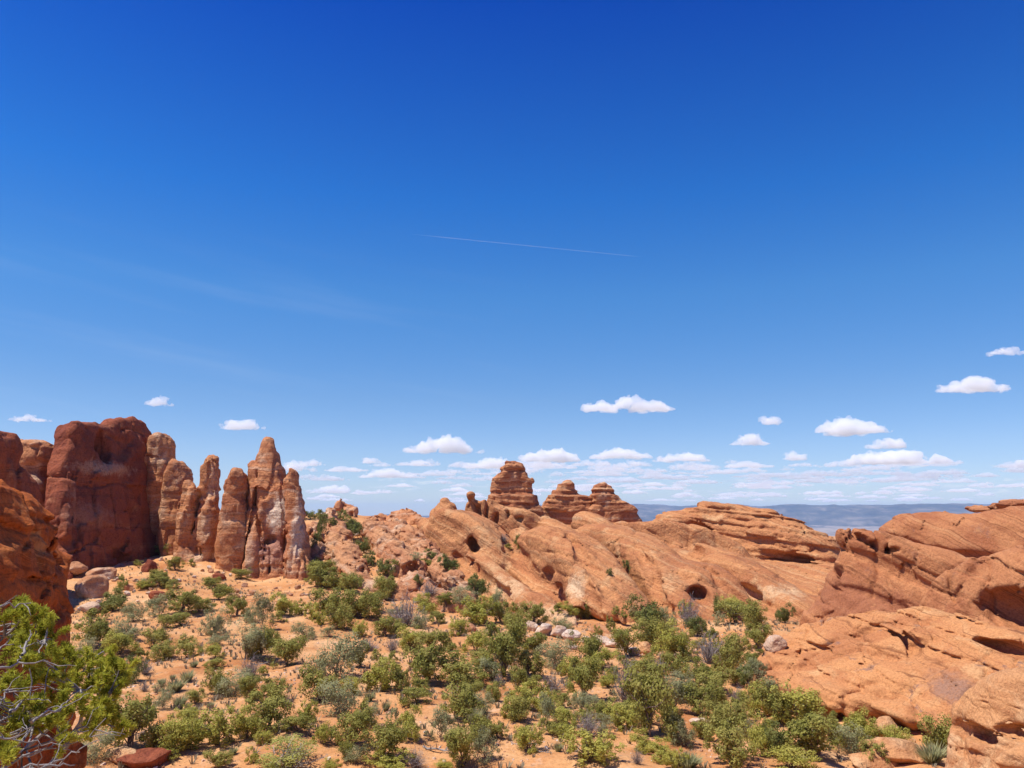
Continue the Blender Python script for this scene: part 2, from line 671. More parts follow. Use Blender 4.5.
RED = (0.36, 0.125, 0.058)
DRED = (0.21, 0.066, 0.036)
TAN = (0.56, 0.285, 0.13)
PALE = (0.66, 0.45, 0.27)
WHITE = (0.70, 0.57, 0.44)
M_FIN = rock_mat('red_fin_rock', (0.32, 0.092, 0.042), (0.19, 0.050, 0.030), (0.50, 0.24, 0.11), 0.66, 0.40, bed=0.3, streak=0.6, band=0.2, lam=0.05, line=0.3, spots=[(W(112, 468, 135), (4.5, 14, 1.5), (0.50, 0.29, 0.17)), (W(64, 485, 122), (1.8, 8, 4.5), (0.44, 0.23, 0.14)), (W(88, 515, 128), (3.5, 10, 2.6), (0.36, 0.165, 0.10))], vcol=(0.15, 0.085, 0.085))  # spots paint the sunlit ledge and lit left end into the colour as tan
M_SPIRE = rock_mat('spire_rock', (0.57, 0.25, 0.105), (0.40, 0.145, 0.065), (0.64, 0.43, 0.27), 0.58, 0.15, bed=0.45)
M_SPLIT = rock_mat('split_spire_rock', (0.57, 0.25, 0.108), (0.38, 0.13, 0.06), (0.64, 0.45, 0.30), 0.66, 0.3, bed=0.4, vcol=(0.16, 0.085, 0.075), spots=[(W(277, 513, 136.5), (2.3, 5, 4.0), (0.70, 0.56, 0.42)), (W(297, 532, 134.5), (1.3, 4, 7.0), (0.66, 0.49, 0.35)), (W(252, 560, 137), (1.2, 4, 6.0), (0.64, 0.42, 0.27)), (W(271, 548, 136), (4.0, 5, 3.0), (0.40, 0.20, 0.14))])
M_BOUL = rock_mat('near_boulder_rock', (0.47, 0.125, 0.028), (0.34, 0.072, 0.016), (0.58, 0.28, 0.10), 0.64, 0.12, bed=0.8, fine=2.4, band=0.3, lam=0.1)
M_RIDGE = rock_mat('slickrock', (0.54, 0.245, 0.10), (0.38, 0.14, 0.058), (0.62, 0.37, 0.18), 0.62, 0.12, tilt=(0.75, 0.2), lam=0.15, bed=0.45, band=0.55, streak=0.35, vcol=(0.22, 0.12, 0.09), spots=[(W(545, 622, 110), (8, 14, 2.2), (0.64, 0.42, 0.24)), (W(490, 590, 125), (7, 12, 2.6), (0.62, 0.39, 0.21)), (W(622, 634, 104), (3, 8, 1.6), (0.64, 0.43, 0.26)), (W(590, 518, 168), (14, 8, 1.0), (0.62, 0.40, 0.22)), (W(577, 590, 118), (1.6, 5, 3.0), (0.66, 0.46, 0.28)), (W(770, 592, 132), (6, 10, 1.6), (0.62, 0.40, 0.22))])
M_BUTTE = rock_mat('layered_rock', (0.55, 0.25, 0.11), (0.37, 0.135, 0.06), (0.68, 0.45, 0.27), 0.64, 0.1, bed=0.8, band=0.95)
M_RUBBLE = rock_mat('pink_slope_rock', (0.54, 0.265, 0.125), (0.40, 0.155, 0.07), (0.66, 0.47, 0.31), 0.60, 0.1, tilt=(0.5, 0.1), bed=0.4)
M_HEAD = rock_mat('headland_rock', (0.46, 0.195, 0.082), (0.32, 0.11, 0.047), (0.54, 0.30, 0.14), 0.68, 0.30, tilt=(0.55, -0.2), bed=0.6, fine=1.5, band=0.35, lam=0.15, bstr=0.6, line=0.8, vcol=(0.16, 0.085, 0.07), spots=[(W(970, 535, 119), (3, 6, 2.4), (0.24, 0.12, 0.09)), (W(890, 610, 90), (6, 6, 2.4), (0.33, 0.125, 0.06)), (W(840, 600, 95), (4, 6, 4), (0.33, 0.125, 0.06))])
M_SLAB = rock_mat('right_slab_rock', (0.55, 0.25, 0.098), (0.40, 0.15, 0.06), (0.60, 0.34, 0.155), 0.62, 0.65, tilt=(0.15, -0.15), bed=0.7, fine=2.0, band=0.35, lam=0.15, bstr=0.6, line=0.8, vcol=(0.19, 0.12, 0.10), spots=[(W(945, 652, 64), (1.6, 3, 1.3), (0.27, 0.155, 0.10)), (W(985, 665, 58), (2.2, 3, 1.6), (0.28, 0.16, 0.105)), (W(962, 690, 51), (2.0, 4, 1.2), (0.31, 0.165, 0.105)), (W(860, 680, 60), (3.0, 3, 0.5), (0.30, 0.16, 0.10)), (W(820, 672, 66), (2.0, 3, 0.6), (0.34, 0.17, 0.10))])
M_CORNER = rock_mat('corner_boulder_rock', (0.58, 0.29, 0.125), (0.44, 0.185, 0.08), (0.66, 0.42, 0.22), 0.56, 0.15, tilt=(0.15, -0.15), bed=0.9, fine=2.6, band=0.35, lam=0.15)
M_STONE = rock_mat('talus_rock', (0.50, 0.25, 0.125), (0.40, 0.165, 0.08), (0.64, 0.46, 0.32), 0.58, 0.0, bed=0.6, fine=2.0)
M_WHITE = rock_mat('white_ledge_rock', (0.60, 0.42, 0.29), (0.48, 0.26, 0.15), (0.70, 0.58, 0.47), 0.52, 0.0, bed=0.8, fine=2.0, band=0.4)

# ------------------------------------------------------------------ ground
_g = []
for px, py, D in [
    (-60, 740, 46), (130, 768, 44), (300, 768, 45), (500, 768, 46), (700, 768, 46), (860, 775, 45), (960, 775, 44), (1080, 775, 43),
    (100, 690, 62), (300, 690, 63), (500, 690, 65), (700, 690, 66), (860, 745, 51), (830, 715, 57), (770, 695, 64),
    (100, 640, 84), (300, 640, 86), (500, 640, 88), (700, 640, 91), (760, 645, 88),
    (90, 600, 108), (200, 600, 112), (300, 600, 113), (420, 605, 114), (470, 622, 104), (560, 645, 92), (620, 645, 96), (700, 612, 116), (770, 618, 112),
    (50, 585, 120), (100, 576, 126), (170, 566, 136), (200, 572, 134), (250, 584, 132), (310, 580, 134), (150, 585, 120),
    (330, 560, 142), (350, 545, 156), (345, 525, 178), (320, 512, 196), (420, 560, 140), (430, 530, 168), (390, 519, 196), (370, 535, 172),
    (240, 530, 190), (120, 545, 190), (0, 560, 150), (-120, 560, 150), (-150, 600, 110), (-150, 680, 70),
    (620, 560, 160), (780, 560, 170), (900, 600, 130), (1050, 620, 110), (1150, 640, 100), (600, 540, 230), (850, 560, 230), (150, 520, 240), (1100, 560, 200), (400, 535, 250),
]:
    p = W(px, py, D)
    _g.append(p)
_g += [np.array(p, float) for p in [(-8, 132, 0), (0, 150, -2), (10, 122, -2), (20, 150, -3), (40, 140, -3), (4, 112, -1), (60, 120, -3), (45, 90, -2)]]
_g = np.array(_g)


def tps_fit(P, z, reg=0.3):
    n = len(P)
    d = np.linalg.norm(P[:, None] - P[None], axis=-1)
    K = np.where(d > 0, d * d * np.log(np.maximum(d, 1e-9)), 0) + np.eye(n) * reg * 200
    A = np.zeros((n + 3, n + 3))
    A[:n, :n] = K
    A[:n, n:] = np.c_[np.ones(n), P]
    A[n:, :n] = A[:n, n:].T
    return np.linalg.solve(A, np.r_[z, 0, 0, 0])


def tps_eval(P, w, X, Y):
    out = w[-3] + w[-2] * X + w[-1] * Y
    for (px, py), k in zip(P, w):
        d2 = (X - px) ** 2 + (Y - py) ** 2
        out = out + k * 0.5 * d2 * np.log(np.maximum(d2, 1e-9))
    return out


_gw = tps_fit(_g[:, :2], _g[:, 2])


def sst(x, a, b):
    t = np.clip((x - a) / (b - a), 0, 1)
    return t * t * (3 - 2 * t)


def ground_z(X, Y, detail=True):
    X, Y = np.asarray(X, float), np.asarray(Y, float)
    rr = np.hypot(X, Y)
    Xc = np.clip(X, -140, 140)
    Yc = np.clip(Y, 40, 250)
    z = tps_eval(_g[:, :2], _gw, Xc, Yc)
    z = np.clip(z, -4, 14.5)
    near = 11.4 - 0.285 * np.maximum(Y, 0)
    kn = 1 - sst(Y, 26, 46)
    z = z * (1 - kn) + np.minimum(near, 11.4) * kn
    far = sst(rr, 240, 1400)
    z = z * (1 - far) + far * (-250 * sst(rr, 260, 6000) - 12)
    if detail:
        P = np.stack([X.ravel(), Y.ravel(), np.zeros(X.size)], 1)
        dz = 0.55 * fbm(P / 14, 3, 1) + 0.16 * fbm(P / 2.6, 3, 4)
        dz = dz + 0.22 * ridged(P / np.array([9.0, 15.0, 1]), 2, 2)
        z = z + dz.reshape(X.shape) * sst(rr, 2, 20)
        z = z + (fbm(P / 900, 4, 2).reshape(X.shape) * 28) * sst(rr, 800, 4000)
    return z


def ground_mat():
    m, t, b = new_mat('orange_sand')
    pos = t.node('ShaderNodeNewGeometry').outputs['Position']
    flat = t.vmath('MULTIPLY', pos, (1, 1, 0.3))
    a = t.noise(flat, 0.13, 6, 0.66)
    c = t.ramp(a, [(0.32, (0.42, 0.165, 0.058)), (0.46, (0.54, 0.25, 0.096)), (0.56, (0.59, 0.305, 0.13)), (0.70, (0.66, 0.40, 0.205))])
    g = t.noise(flat, 0.55, 6, 0.7)
    c = t.mix(t.math('MULTIPLY', t.step(g, 0.55, 0.68), 0.6), c, (0.62, 0.40, 0.25))
    lit = t.noise(t.vmath('ADD', flat, (9, 4, 0)), 0.9, 6, 0.75)
    c = t.mix(t.math('MULTIPLY', t.step(lit, 0.57, 0.66), 0.75), c, (0.34, 0.22, 0.14))      # plant litter and crust
    peb = t.noise(pos, 5.0, 4, 0.8)
    c = t.mix(1.0, c, t.ramp(peb, [(0.3, (0.66, 0.63, 0.60)), (0.5, (1, 1, 1)), (0.72, (1.12, 1.12, 1.12))]), 'MULTIPLY')
    # far country: pale badlands and scrub
    cd = t.node('ShaderNodeVectorMath', operation='LENGTH')
    t.put(cd.inputs[0], pos)
    fa = t.step(cd.outputs['Value'], 400.0, 1800.0)
    fn_ = t.noise(t.vmath('MULTIPLY', pos, (1, 0.3, 1)), 0.0026, 7, 0.7)
    fc = t.ramp(fn_, [(0.38, (0.14, 0.11, 0.08)), (0.46, (0.27, 0.21, 0.16)), (0.58, (0.36, 0.28, 0.215)), (0.68, (0.18, 0.14, 0.105))])
    c = t.mix(fa, c, fc)
    t.put(b.inputs['Base Color'], c)
    h1 = t.noise(pos, 1.2, 8, 0.7)
    bump(t, b, h1, 0.5, 0.55)
    b.inputs['Roughness'].default_value = 1.0
    return m


def build_ground():
    az = np.concatenate([np.linspace(-180, -44, 60, endpoint=False), np.linspace(-44, 44, 620, endpoint=False), np.linspace(44, 180, 60)])
    rr = np.concatenate([[0.01], np.geomspace(1.5, 38, 60, endpoint=False), np.geomspace(38, 260, 430, endpoint=False), np.geomspace(260, 60000, 130)])
    A, Rr = np.meshgrid(R(1) * az, rr, indexing='ij')
    X, Y = np.sin(A) * Rr, np.cos(A) * Rr
    Z = ground_z(X, Y)
    V = np.stack([X, Y, Z], -1).reshape(-1, 3)
    na, nr = A.shape
    i = np.arange((na - 1))[:, None] * nr + np.arange(nr - 1)[None]
    i = i.ravel()
    Q = np.stack([i, i + 1, i + nr + 1, i + nr], 1)[:, ::-1]
    o = link('ground', mesh_from('ground', V, Q, ground_mat()))
    tag(o, kind='structure')
    return o


build_ground()


# distant mesas along the horizon
def build_mesas():
    az = np.radians(np.linspace(-50, 50, 700))
    rr = np.linspace(14500, 22000, 130)
    A, Rr = np.meshgrid(az, rr, indexing='ij')
    X, Y = np.sin(A) * Rr, np.cos(A) * Rr
    P = np.stack([X.ravel(), Y.ravel(), np.zeros(X.size)], 1)
    n = ridged(P / np.array([1500, 2200, 1]), 5, 3).reshape(X.shape)
    n2 = fbm(P / 5200, 3, 5).reshape(X.shape)
    rise = sst(Rr, 15500, 19000)
    H = -270 + rise * (355 + 120 * n2) + (120 * n - 50) * sst(Rr, 14800, 16500) * (1 - 0.6 * sst(Rr, 18000, 19500))
    H = H - 500 * sst(Rr, 20500, 22000) - 60 * (1 - sst(Rr, 14500, 15000))
    H = H - 150 * (1 - sst(A, R(-12), R(-1)))
    V = np.stack([X, Y, H], -1).reshape(-1, 3)
    na, nr = A.shape
    i = (np.arange(na - 1)[:, None] * nr + np.arange(nr - 1)[None]).ravel()
    Q = np.stack([i, i + 1, i + nr + 1, i + nr], 1)[:, ::-1]
    m, t, b = new_mat('far_mesa')
    pos = t.node('ShaderNodeNewGeometry').outputs['Position']
    f = t.noise(t.vmath('MULTIPLY', pos, (1, 0.25, 4)), 0.0030, 7, 0.7)
    t.put(b.inputs['Base Color'], t.ramp(f, [(0.38, (0.025, 0.024, 0.022)), (0.52, (0.075, 0.06, 0.048)), (0.66, (0.20, 0.155, 0.12))]))
    tag(link('distant_mesas', mesh_from('distant_mesas', V, Q, m)), kind='structure')


build_mesas()

# ------------------------------------------------------------------ rock formations
B_FIN = layer_table(1, 0.5, 1.6)
B_BUTTE = layer_table(5, 0.45, 1.1)
B_MESA = layer_table(9, 0.35, 0.9)
B_THIN = layer_table(3, 0.15, 0.5)
SEA = -6


def slab_rock(name, poly, anchors, T, r, h, mat, label, cat='rock spire', group=None, Tt=None, cut=(), add=(), k=1.0, cutk=0.5, grow=0.0, **wx):
    s = Slab(poly, *anchors, T, r, Tt)
    cut = [c.on(s) if hasattr(c, 'on') else c for c in cut]
    add = [c.on(s) if hasattr(c, 'on') else c for c in add]
    bx = [s.box()] + [a.box() for a in add]

    def fn(P):
        d = s(P)
        for a in add:
            d = smin(d, a(P), k)
        for c in cut:
            d = smax(d, -c(P), cutk)
        return d + weathering(P, **wx) - grow
    return rock(name, fn, bx, h, mat, label, cat, group)


def flat(D, px=0, py=500):
    return ((px, py, D), (px + 100, py, D), (px, py + 80, D))


def yaw(pa, Da, pb, Db, py=500, lean=0.0):
    """sheet that is Da away at column pa and Db away at column pb; lean = metres further away 80 px higher up"""
    return ((pa, py, Da), (pb, py, Db), (pa, py - 80, Da + lean))


# --- the near boulder at the left edge
slab_rock('rounded_boulder',
          [(-190, 440), (-110, 452), (-40, 464), (-18, 478), (-6, 490), (6, 503), (16, 520), (27, 534), (38, 548), (46, 568), (51, 590), (52, 615), (52, 640), (53, 665), (56, 690), (60, 720), (66, 768), (70, 830), (-190, 830)],
          yaw(-120, 17, 75, 33, 600, 1.0), 4.2, 2.2, 0.085, M_BOUL, 'big rounded red boulder at the left edge with its steep face in shade', 'boulder', Tt=2.6,
          big=0.5, bs=4.5, small=0.2, ss=0.9, beds=B_THIN, bed_amp=0.12, tilt=(0.3, 0.1), crack=0.12, cs=2.2, seed=1, block=dict(size=(1.8, 1.8, 1.1), amp=0.10, crack=0.22, wide=0.10, rot=(20, 25)))

# --- the dark fins behind it
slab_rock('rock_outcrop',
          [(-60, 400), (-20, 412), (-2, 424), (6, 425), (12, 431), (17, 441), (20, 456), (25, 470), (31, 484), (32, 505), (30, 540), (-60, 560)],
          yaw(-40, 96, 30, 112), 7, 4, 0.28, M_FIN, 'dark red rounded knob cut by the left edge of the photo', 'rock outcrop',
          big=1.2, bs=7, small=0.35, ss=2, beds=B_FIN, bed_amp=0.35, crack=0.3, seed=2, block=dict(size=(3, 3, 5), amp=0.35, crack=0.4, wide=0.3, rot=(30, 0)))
slab_rock('rock_outcrop',
          [(24, 480), (27, 462), (29, 446), (33, 440), (40, 439), (46, 442), (53, 447), (52, 462), (54, 500), (56, 545), (50, 560), (20, 560), (20, 510)],
          yaw(24, 128, 56, 134), 5, 2.6, 0.3, M_SPIRE, 'lumpy tan knob wedged between the left edge knob and the biggest fin', 'rock outcrop',
          big=1.6, bs=5, small=0.5, ss=2, beds=B_FIN, bed_amp=0.5, crack=0.4, cs=3, seed=3, block=dict(size=(2.5, 2.5, 2.5), amp=0.4, crack=0.4, wide=0.3, rot=(30, 0)))

# --- the great dark fin
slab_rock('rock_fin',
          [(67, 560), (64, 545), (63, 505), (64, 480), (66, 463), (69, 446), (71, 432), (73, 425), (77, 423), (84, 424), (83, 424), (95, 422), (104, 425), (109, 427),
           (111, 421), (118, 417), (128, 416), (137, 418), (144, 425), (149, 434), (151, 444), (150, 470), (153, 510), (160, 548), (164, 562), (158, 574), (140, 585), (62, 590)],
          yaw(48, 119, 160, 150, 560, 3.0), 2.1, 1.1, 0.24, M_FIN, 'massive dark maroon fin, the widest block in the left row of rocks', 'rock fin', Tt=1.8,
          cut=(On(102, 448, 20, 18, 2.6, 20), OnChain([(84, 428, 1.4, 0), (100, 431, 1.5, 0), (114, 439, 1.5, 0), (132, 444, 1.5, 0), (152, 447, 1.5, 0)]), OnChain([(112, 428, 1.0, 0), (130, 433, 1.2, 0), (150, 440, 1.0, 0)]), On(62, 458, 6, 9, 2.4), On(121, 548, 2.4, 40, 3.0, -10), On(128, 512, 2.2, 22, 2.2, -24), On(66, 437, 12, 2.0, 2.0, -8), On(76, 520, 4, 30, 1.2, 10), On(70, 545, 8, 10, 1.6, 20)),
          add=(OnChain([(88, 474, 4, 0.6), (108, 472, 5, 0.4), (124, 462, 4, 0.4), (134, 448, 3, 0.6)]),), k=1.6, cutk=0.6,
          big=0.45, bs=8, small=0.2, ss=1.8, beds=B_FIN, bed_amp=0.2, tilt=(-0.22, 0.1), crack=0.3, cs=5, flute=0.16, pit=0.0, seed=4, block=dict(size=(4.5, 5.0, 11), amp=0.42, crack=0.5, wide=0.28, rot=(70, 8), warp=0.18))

PILL = 'sandstone pillars in the left row'
slab_rock('rock_pillar',
          [(147, 470), (147, 447), (150, 437), (156, 434), (163, 436), (167, 443), (168, 456), (168, 468), (165, 490), (163, 515), (166, 550), (172, 570), (148, 572)],
          yaw(148, 150, 170, 150), 2.3, 1.1, 0.26, M_SPIRE, 'thick banded pillar with a small round cap, touching the big dark fin', 'rock spire', PILL,
          big=0.22, bs=4, small=0.16, ss=1.4, beds=B_FIN, bed_amp=0.30, crack=0.15, seed=5, grow=0.2, groove=0.08, pit=0.0, block=dict(size=(2.2, 2.2, 5.0), amp=0.26, crack=0.35, wide=0.22))
slab_rock('rock_pillar',
          [(186, 480), (182, 468), (177, 461), (171, 460), (167, 474), (162, 492), (158, 512), (159, 540), (162, 556), (165, 572), (186, 572), (184, 540), (181, 515)],
          yaw(158, 146, 186, 146), 2.3, 1.2, 0.26, M_SPIRE, 'leaning banded pillar with a pointed top, second right of the dark fin', 'rock spire', PILL,
          big=0.22, bs=4, small=0.16, ss=1.4, beds=B_FIN, bed_amp=0.34, crack=0.15, seed=6, grow=0.25, groove=0.08, pit=0.0, block=dict(size=(2.2, 2.2, 5.5), amp=0.26, crack=0.35, wide=0.22))
slab_rock('rock_pillar',
          [(175, 560), (176, 530), (178, 505), (181, 488), (185, 481), (190, 483), (193, 489), (197, 489), (200, 491), (202, 470), (204, 459), (208, 456), (214, 457), (215.5, 462), (215.5, 480), (216, 500), (217, 530), (216, 560), (215, 585), (178, 580)],
          yaw(175, 141, 217, 141), 1.5, 0.9, 0.24, M_SPIRE, 'knobby cream pillar group with one tall square-topped column on its right', 'rock spire', PILL,
          cut=(On(195, 520, 1.3, 30, 1.6, -4), On(203, 540, 1.0, 34, 1.2, 3)),
          add=(On(196, 568, 14, 12, 2.6), On(184, 560, 9, 13, 2.2), On(188, 520, 7, 36, 1.8, -6), On(208, 530, 7, 34, 1.8)), k=0.6,
          big=0.22, bs=3.5, small=0.2, ss=1.4, beds=B_FIN, bed_amp=0.25, crack=0.3, cs=2.5, seed=7, grow=0.2, groove=0.08, pit=0.0, block=dict(size=(1.6, 1.6, 4.5), amp=0.22, crack=0.4, wide=0.25))
slab_rock('rock_pillar',
          [(211, 600), (213, 565), (217, 535), (221, 508), (223, 493), (223, 486), (227, 476), (232, 469), (236, 469), (241, 476), (243, 487), (241, 498), (245, 503), (246, 520), (244, 550), (242, 575), (240, 600)],
          yaw(211, 137, 246, 137), 3.0, 1.5, 0.24, M_SPIRE, 'single orange pillar with a bullet shaped top, half lit and half shaded', 'rock spire', PILL, Tt=2.6,
          big=0.2, bs=4, small=0.16, ss=1.3, beds=B_FIN, bed_amp=0.2, crack=0.2, seed=8, grow=0.0, groove=0.08, pit=0.0, block=dict(size=(2.4, 2.4, 7), amp=0.26, crack=0.35, wide=0.22, rot=(30, 4)))
slab_rock('rock_spire',
          [(240, 605), (243, 580), (246, 555), (249, 530), (247, 510), (250, 487), (249, 466), (252, 462), (256, 463), (258, 458), (261, 448), (264, 441), (266, 439), (271, 439), (274, 446), (277, 458), (283, 470), (288, 483), (290, 500), (292, 530), (293, 560), (291, 605)],
          yaw(240, 137, 290, 137, 560, 2.5), 4.0, 1.5, 0.22, M_SPLIT, 'tallest pointed spire with a ringed tip and a whitish streak down its front', 'rock spire', 'pointed spires in the left row', Tt=2.4,
          cut=(On(256.5, 480, 1.3, 22, 3.4, -3), On(281, 478, 2.5, 8, 1.6, 20), On(271, 539, 5, 4, 0.9), On(262, 540, 2.0, 30, 1.4, 14), On(286, 540, 2, 40, 1.4)),
          add=(OnChain([(272, 480, 5, 1.0), (277, 515, 8, 0.8), (272, 560, 11, 0.8), (270, 590, 13, 0.3)]), On(253, 560, 8, 55, 1.6, -6, 0.9)), k=1.4,
          big=0.25, bs=4.5, small=0.24, ss=1.5, beds=B_FIN, bed_amp=0.22, crack=0.4, cs=2.6, seed=9, grow=0.08, groove=0.08, pit=0.0, block=dict(size=(2.6, 2.4, 10), amp=0.26, crack=0.35, wide=0.22, rot=(25, 5)))
slab_rock('rock_spire',
          [(282, 605), (285, 560), (286, 520), (286, 495), (285, 482), (287, 473), (290, 470), (294, 473), (296, 484), (299, 497), (303, 520), (306, 545), (308, 572), (309, 605)],
          yaw(282, 134.5, 309, 134.5, 560, 1.5), 2.6, 1.2, 0.22, M_SPLIT, 'narrower knobbly spire pressed against the right side of the tallest one', 'rock spire', 'pointed spires in the left row', Tt=1.8,
          add=(OnChain([(294, 540, 5, 0.8), (296, 580, 9, 0.3)]), On(303, 575, 5, 12, 2.0)), k=0.6,
          big=0.25, bs=3, small=0.22, ss=1.2, beds=B_FIN, bed_amp=0.22, crack=0.4, cs=2.2, seed=10, grow=0.1, groove=0.08, pit=0.0, block=dict(size=(1.9, 1.9, 6), amp=0.22, crack=0.35, wide=0.22))


def ribs_rock(name, ribs, h, mat, label, cat, group=None, k=1.5, cut=(), cutk=0.5, zmin=SEA, **wx):
    cs = [Chain(r) if isinstance(r, list) else r for r in ribs]

    def fn(P):
        d = None
        for c in cs:
            v = c(P)
            d = v if d is None else smin(d, v, k)
        for c in cut:
            d = smax(d, -c(P), cutk)
        return d + weathering(P, **wx)
    return rock(name, fn, [c.box() for c in cs], h, mat, label, cat, group, zmin=zmin)


# --- broken pale ribs on the slope right of the spires
SLOPE = 'broken rock ribs on the middle slope'
ribs_rock('rock_rib', [[(329, 518, 172, 8), (338, 545, 152, 13), (350, 572, 135, 15), (364, 592, 123, 12)], [(350, 592, 124, 10), (385, 590, 122, 11), (402, 600, 118, 8)], [(312, 530, 160, 7), (318, 560, 144, 10)]],
          0.28, M_RUBBLE, 'steep pale pink rib of broken rock just right of the spires', 'rock rib', SLOPE, k=1.2,
          cut=(Ell(347, 573, 133, 6, 5, 3), Ell(361, 570, 131, 4, 5, 3)), big=0.6, bs=4, small=0.34, ss=1.5, beds=B_FIN, bed_amp=0.4, tilt=(0.5, 0), crack=0.6, cs=3, seed=11, block=dict(size=(2.4, 2.4, 1.6), amp=0.4, crack=0.5, wide=0.3, rot=(20, 30)))
ribs_rock('rock_outcrop', [Ell(340, 508, 192, 6, 9, 2.6), Ell(349, 513, 192, 7, 8, 3), Ell(355, 516, 190, 3.5, 9, 2), Ell(344, 520, 191, 13, 8, 4)],
          0.3, M_SPIRE, 'small orange knob standing on the skyline above the juniper slope', 'rock outcrop', k=0.6,
          big=0.6, bs=3, small=0.3, ss=1.3, beds=B_FIN, bed_amp=0.35, crack=0.4, seed=12, block=dict(size=(1.8, 1.8, 1.4), amp=0.25, crack=0.3, wide=0.25))
ribs_rock('rock_rib', [[(370, 530, 166, 10), (383, 546, 150, 15), (403, 566, 135, 18), (423, 588, 122, 13), (440, 606, 113, 9)], [(395, 533, 166, 13), (415, 546, 150, 16), (432, 568, 136, 14)], Ell(404, 588, 122, 16, 12, 4)],
          0.28, M_RUBBLE, 'wide orange rib with hollows, middle of the three on the slope', 'rock rib', SLOPE, k=1.5,
          cut=(Ell(412, 572, 130, 5, 8, 3, 20), Ell(434, 566, 131, 6, 5, 3)), big=0.6, bs=4, small=0.34, ss=1.5, beds=B_FIN, bed_amp=0.4, tilt=(0.6, 0), crack=0.6, cs=3.5, seed=13, block=dict(size=(3, 2.4, 1.8), amp=0.4, crack=0.5, wide=0.3, rot=(20, 30)))
ribs_rock('rock_outcrop', [Ell(381, 521, 188, 6, 7, 3), Ell(391, 522, 186, 6, 6, 3), Ell(404, 521, 184, 11, 11, 5), Ell(417, 527, 180, 10, 9, 4), Ell(370, 524, 190, 10, 4, 4)],
          0.3, M_SPIRE, 'cluster of low orange domes on the skyline left of the ridge', 'rock outcrop', k=0.6, cut=(Ell(413, 531, 174.5, 4, 9, 3, 10),),
          big=0.8, bs=3.5, small=0.35, ss=1.4, beds=B_FIN, bed_amp=0.35, crack=0.5, seed=14, block=dict(size=(2, 2, 1.8), amp=0.3, crack=0.4, wide=0.3))
ribs_rock('rock_rib', [[(428, 558, 142, 11), (447, 578, 128, 14), (470, 600, 116, 11)], [(408, 598, 120, 9), (440, 602, 114, 11), (470, 615, 108, 9)], Ell(452, 580, 124, 12, 10, 4)],
          0.28, M_RUBBLE, 'pale crumbling rib with white blocks at the foot of the ridge', 'rock rib', SLOPE, k=1.0,
          big=0.6, bs=4, small=0.34, ss=1.5, beds=B_FIN, bed_amp=0.45, tilt=(0.5, 0), crack=0.7, cs=3, seed=15, block=dict(size=(2.2, 2.2, 1.5), amp=0.4, crack=0.5, wide=0.3, rot=(20, 30)))

# --- the long slickrock ridge
_a = np.array([W(*p) for p in [
    (440, 620, 122), (480, 625, 112), (540, 645, 100), (600, 648, 98), (640, 642, 101), (700, 632, 108), (750, 618, 116), (800, 605, 122), (840, 590, 128), (900, 600, 128),
    (430, 575, 140), (470, 560, 143), (510, 580, 134), (560, 600, 122), (620, 612, 116), (680, 600, 124), (740, 590, 130), (790, 585, 136), (840, 560, 150),
    (440, 535, 158), (490, 535, 158), (540, 548, 152), (600, 552, 150), (650, 560, 147), (700, 560, 147), (760, 562, 150), (800, 570, 146),
    (430, 520, 172), (500, 519, 170), (545, 519, 172), (600, 519, 176), (650, 520, 178), (710, 540, 166), (760, 552, 166),
    (450, 525, 200), (550, 525, 205), (650, 525, 210), (750, 535, 200), (400, 560, 170), (400, 620, 125), (520, 680, 84), (620, 690, 82), (720, 670, 88), (840, 650, 100)]])
_aw = tps_fit(_a[:, :2], _a[:, 2], 0.12)
RIDGE_RIBS = [
    [(545, 528, 164, 12), (566, 545, 154, 17), (585, 570, 143, 17), (600, 600, 128, 14)],
    [(585, 524, 164, 13), (612, 538, 155, 17), (640, 566, 142, 17), (664, 596, 128, 14), (676, 618, 118, 9)],
    [(655, 568, 142, 14), (674, 584, 132, 17), (698, 604, 122, 15), (722, 622, 114, 9)],
    [(702, 554, 154, 12), (735, 570, 146, 15), (770, 586, 138, 14), (800, 602, 128, 10)],
    [(475, 562, 142, 12), (500, 584, 132, 15), (530, 606, 120, 15), (565, 622, 110, 11), (610, 640, 101, 8)],
    [(505, 560, 146, 14), (528, 576, 138, 15), (548, 598, 126, 12)],
    [(520, 540, 154, 13), (545, 560, 146, 16), (562, 588, 134, 13)],
    [(440, 518, 172, 12), (460, 540, 156, 18), (480, 556, 148, 14)],
    [(428, 528, 166, 10), (440, 545, 155, 14)],
    [(610, 590, 124, 12), (630, 612, 112, 12), (645, 632, 104, 8)],
]
_knobs = [Ell(444, 503, 168, 4.6, 5.0, 2.0), Ell(446, 512, 168, 12, 10, 4), Ell(471, 495, 166, 5.0, 4.6, 2.2), Ell(592, 563, 132, 5, 4, 2)]
RIDGE_RIBS += [[(570, 582, 124, 8), (575, 598, 117, 10), (580, 616, 110, 7)], [(594, 566, 131, 8), (601, 582, 122, 12), (614, 604, 113, 9), (626, 620, 107, 6)]]
_cliff = Slab([(560, 530), (590, 520), (640, 521), (662, 519), (700, 524), (726, 534), (745, 545), (752, 560), (742, 585), (640, 585), (560, 570)],
              (600, 540, 168), (740, 560, 164), (600, 500, 170), 7, 1.6)


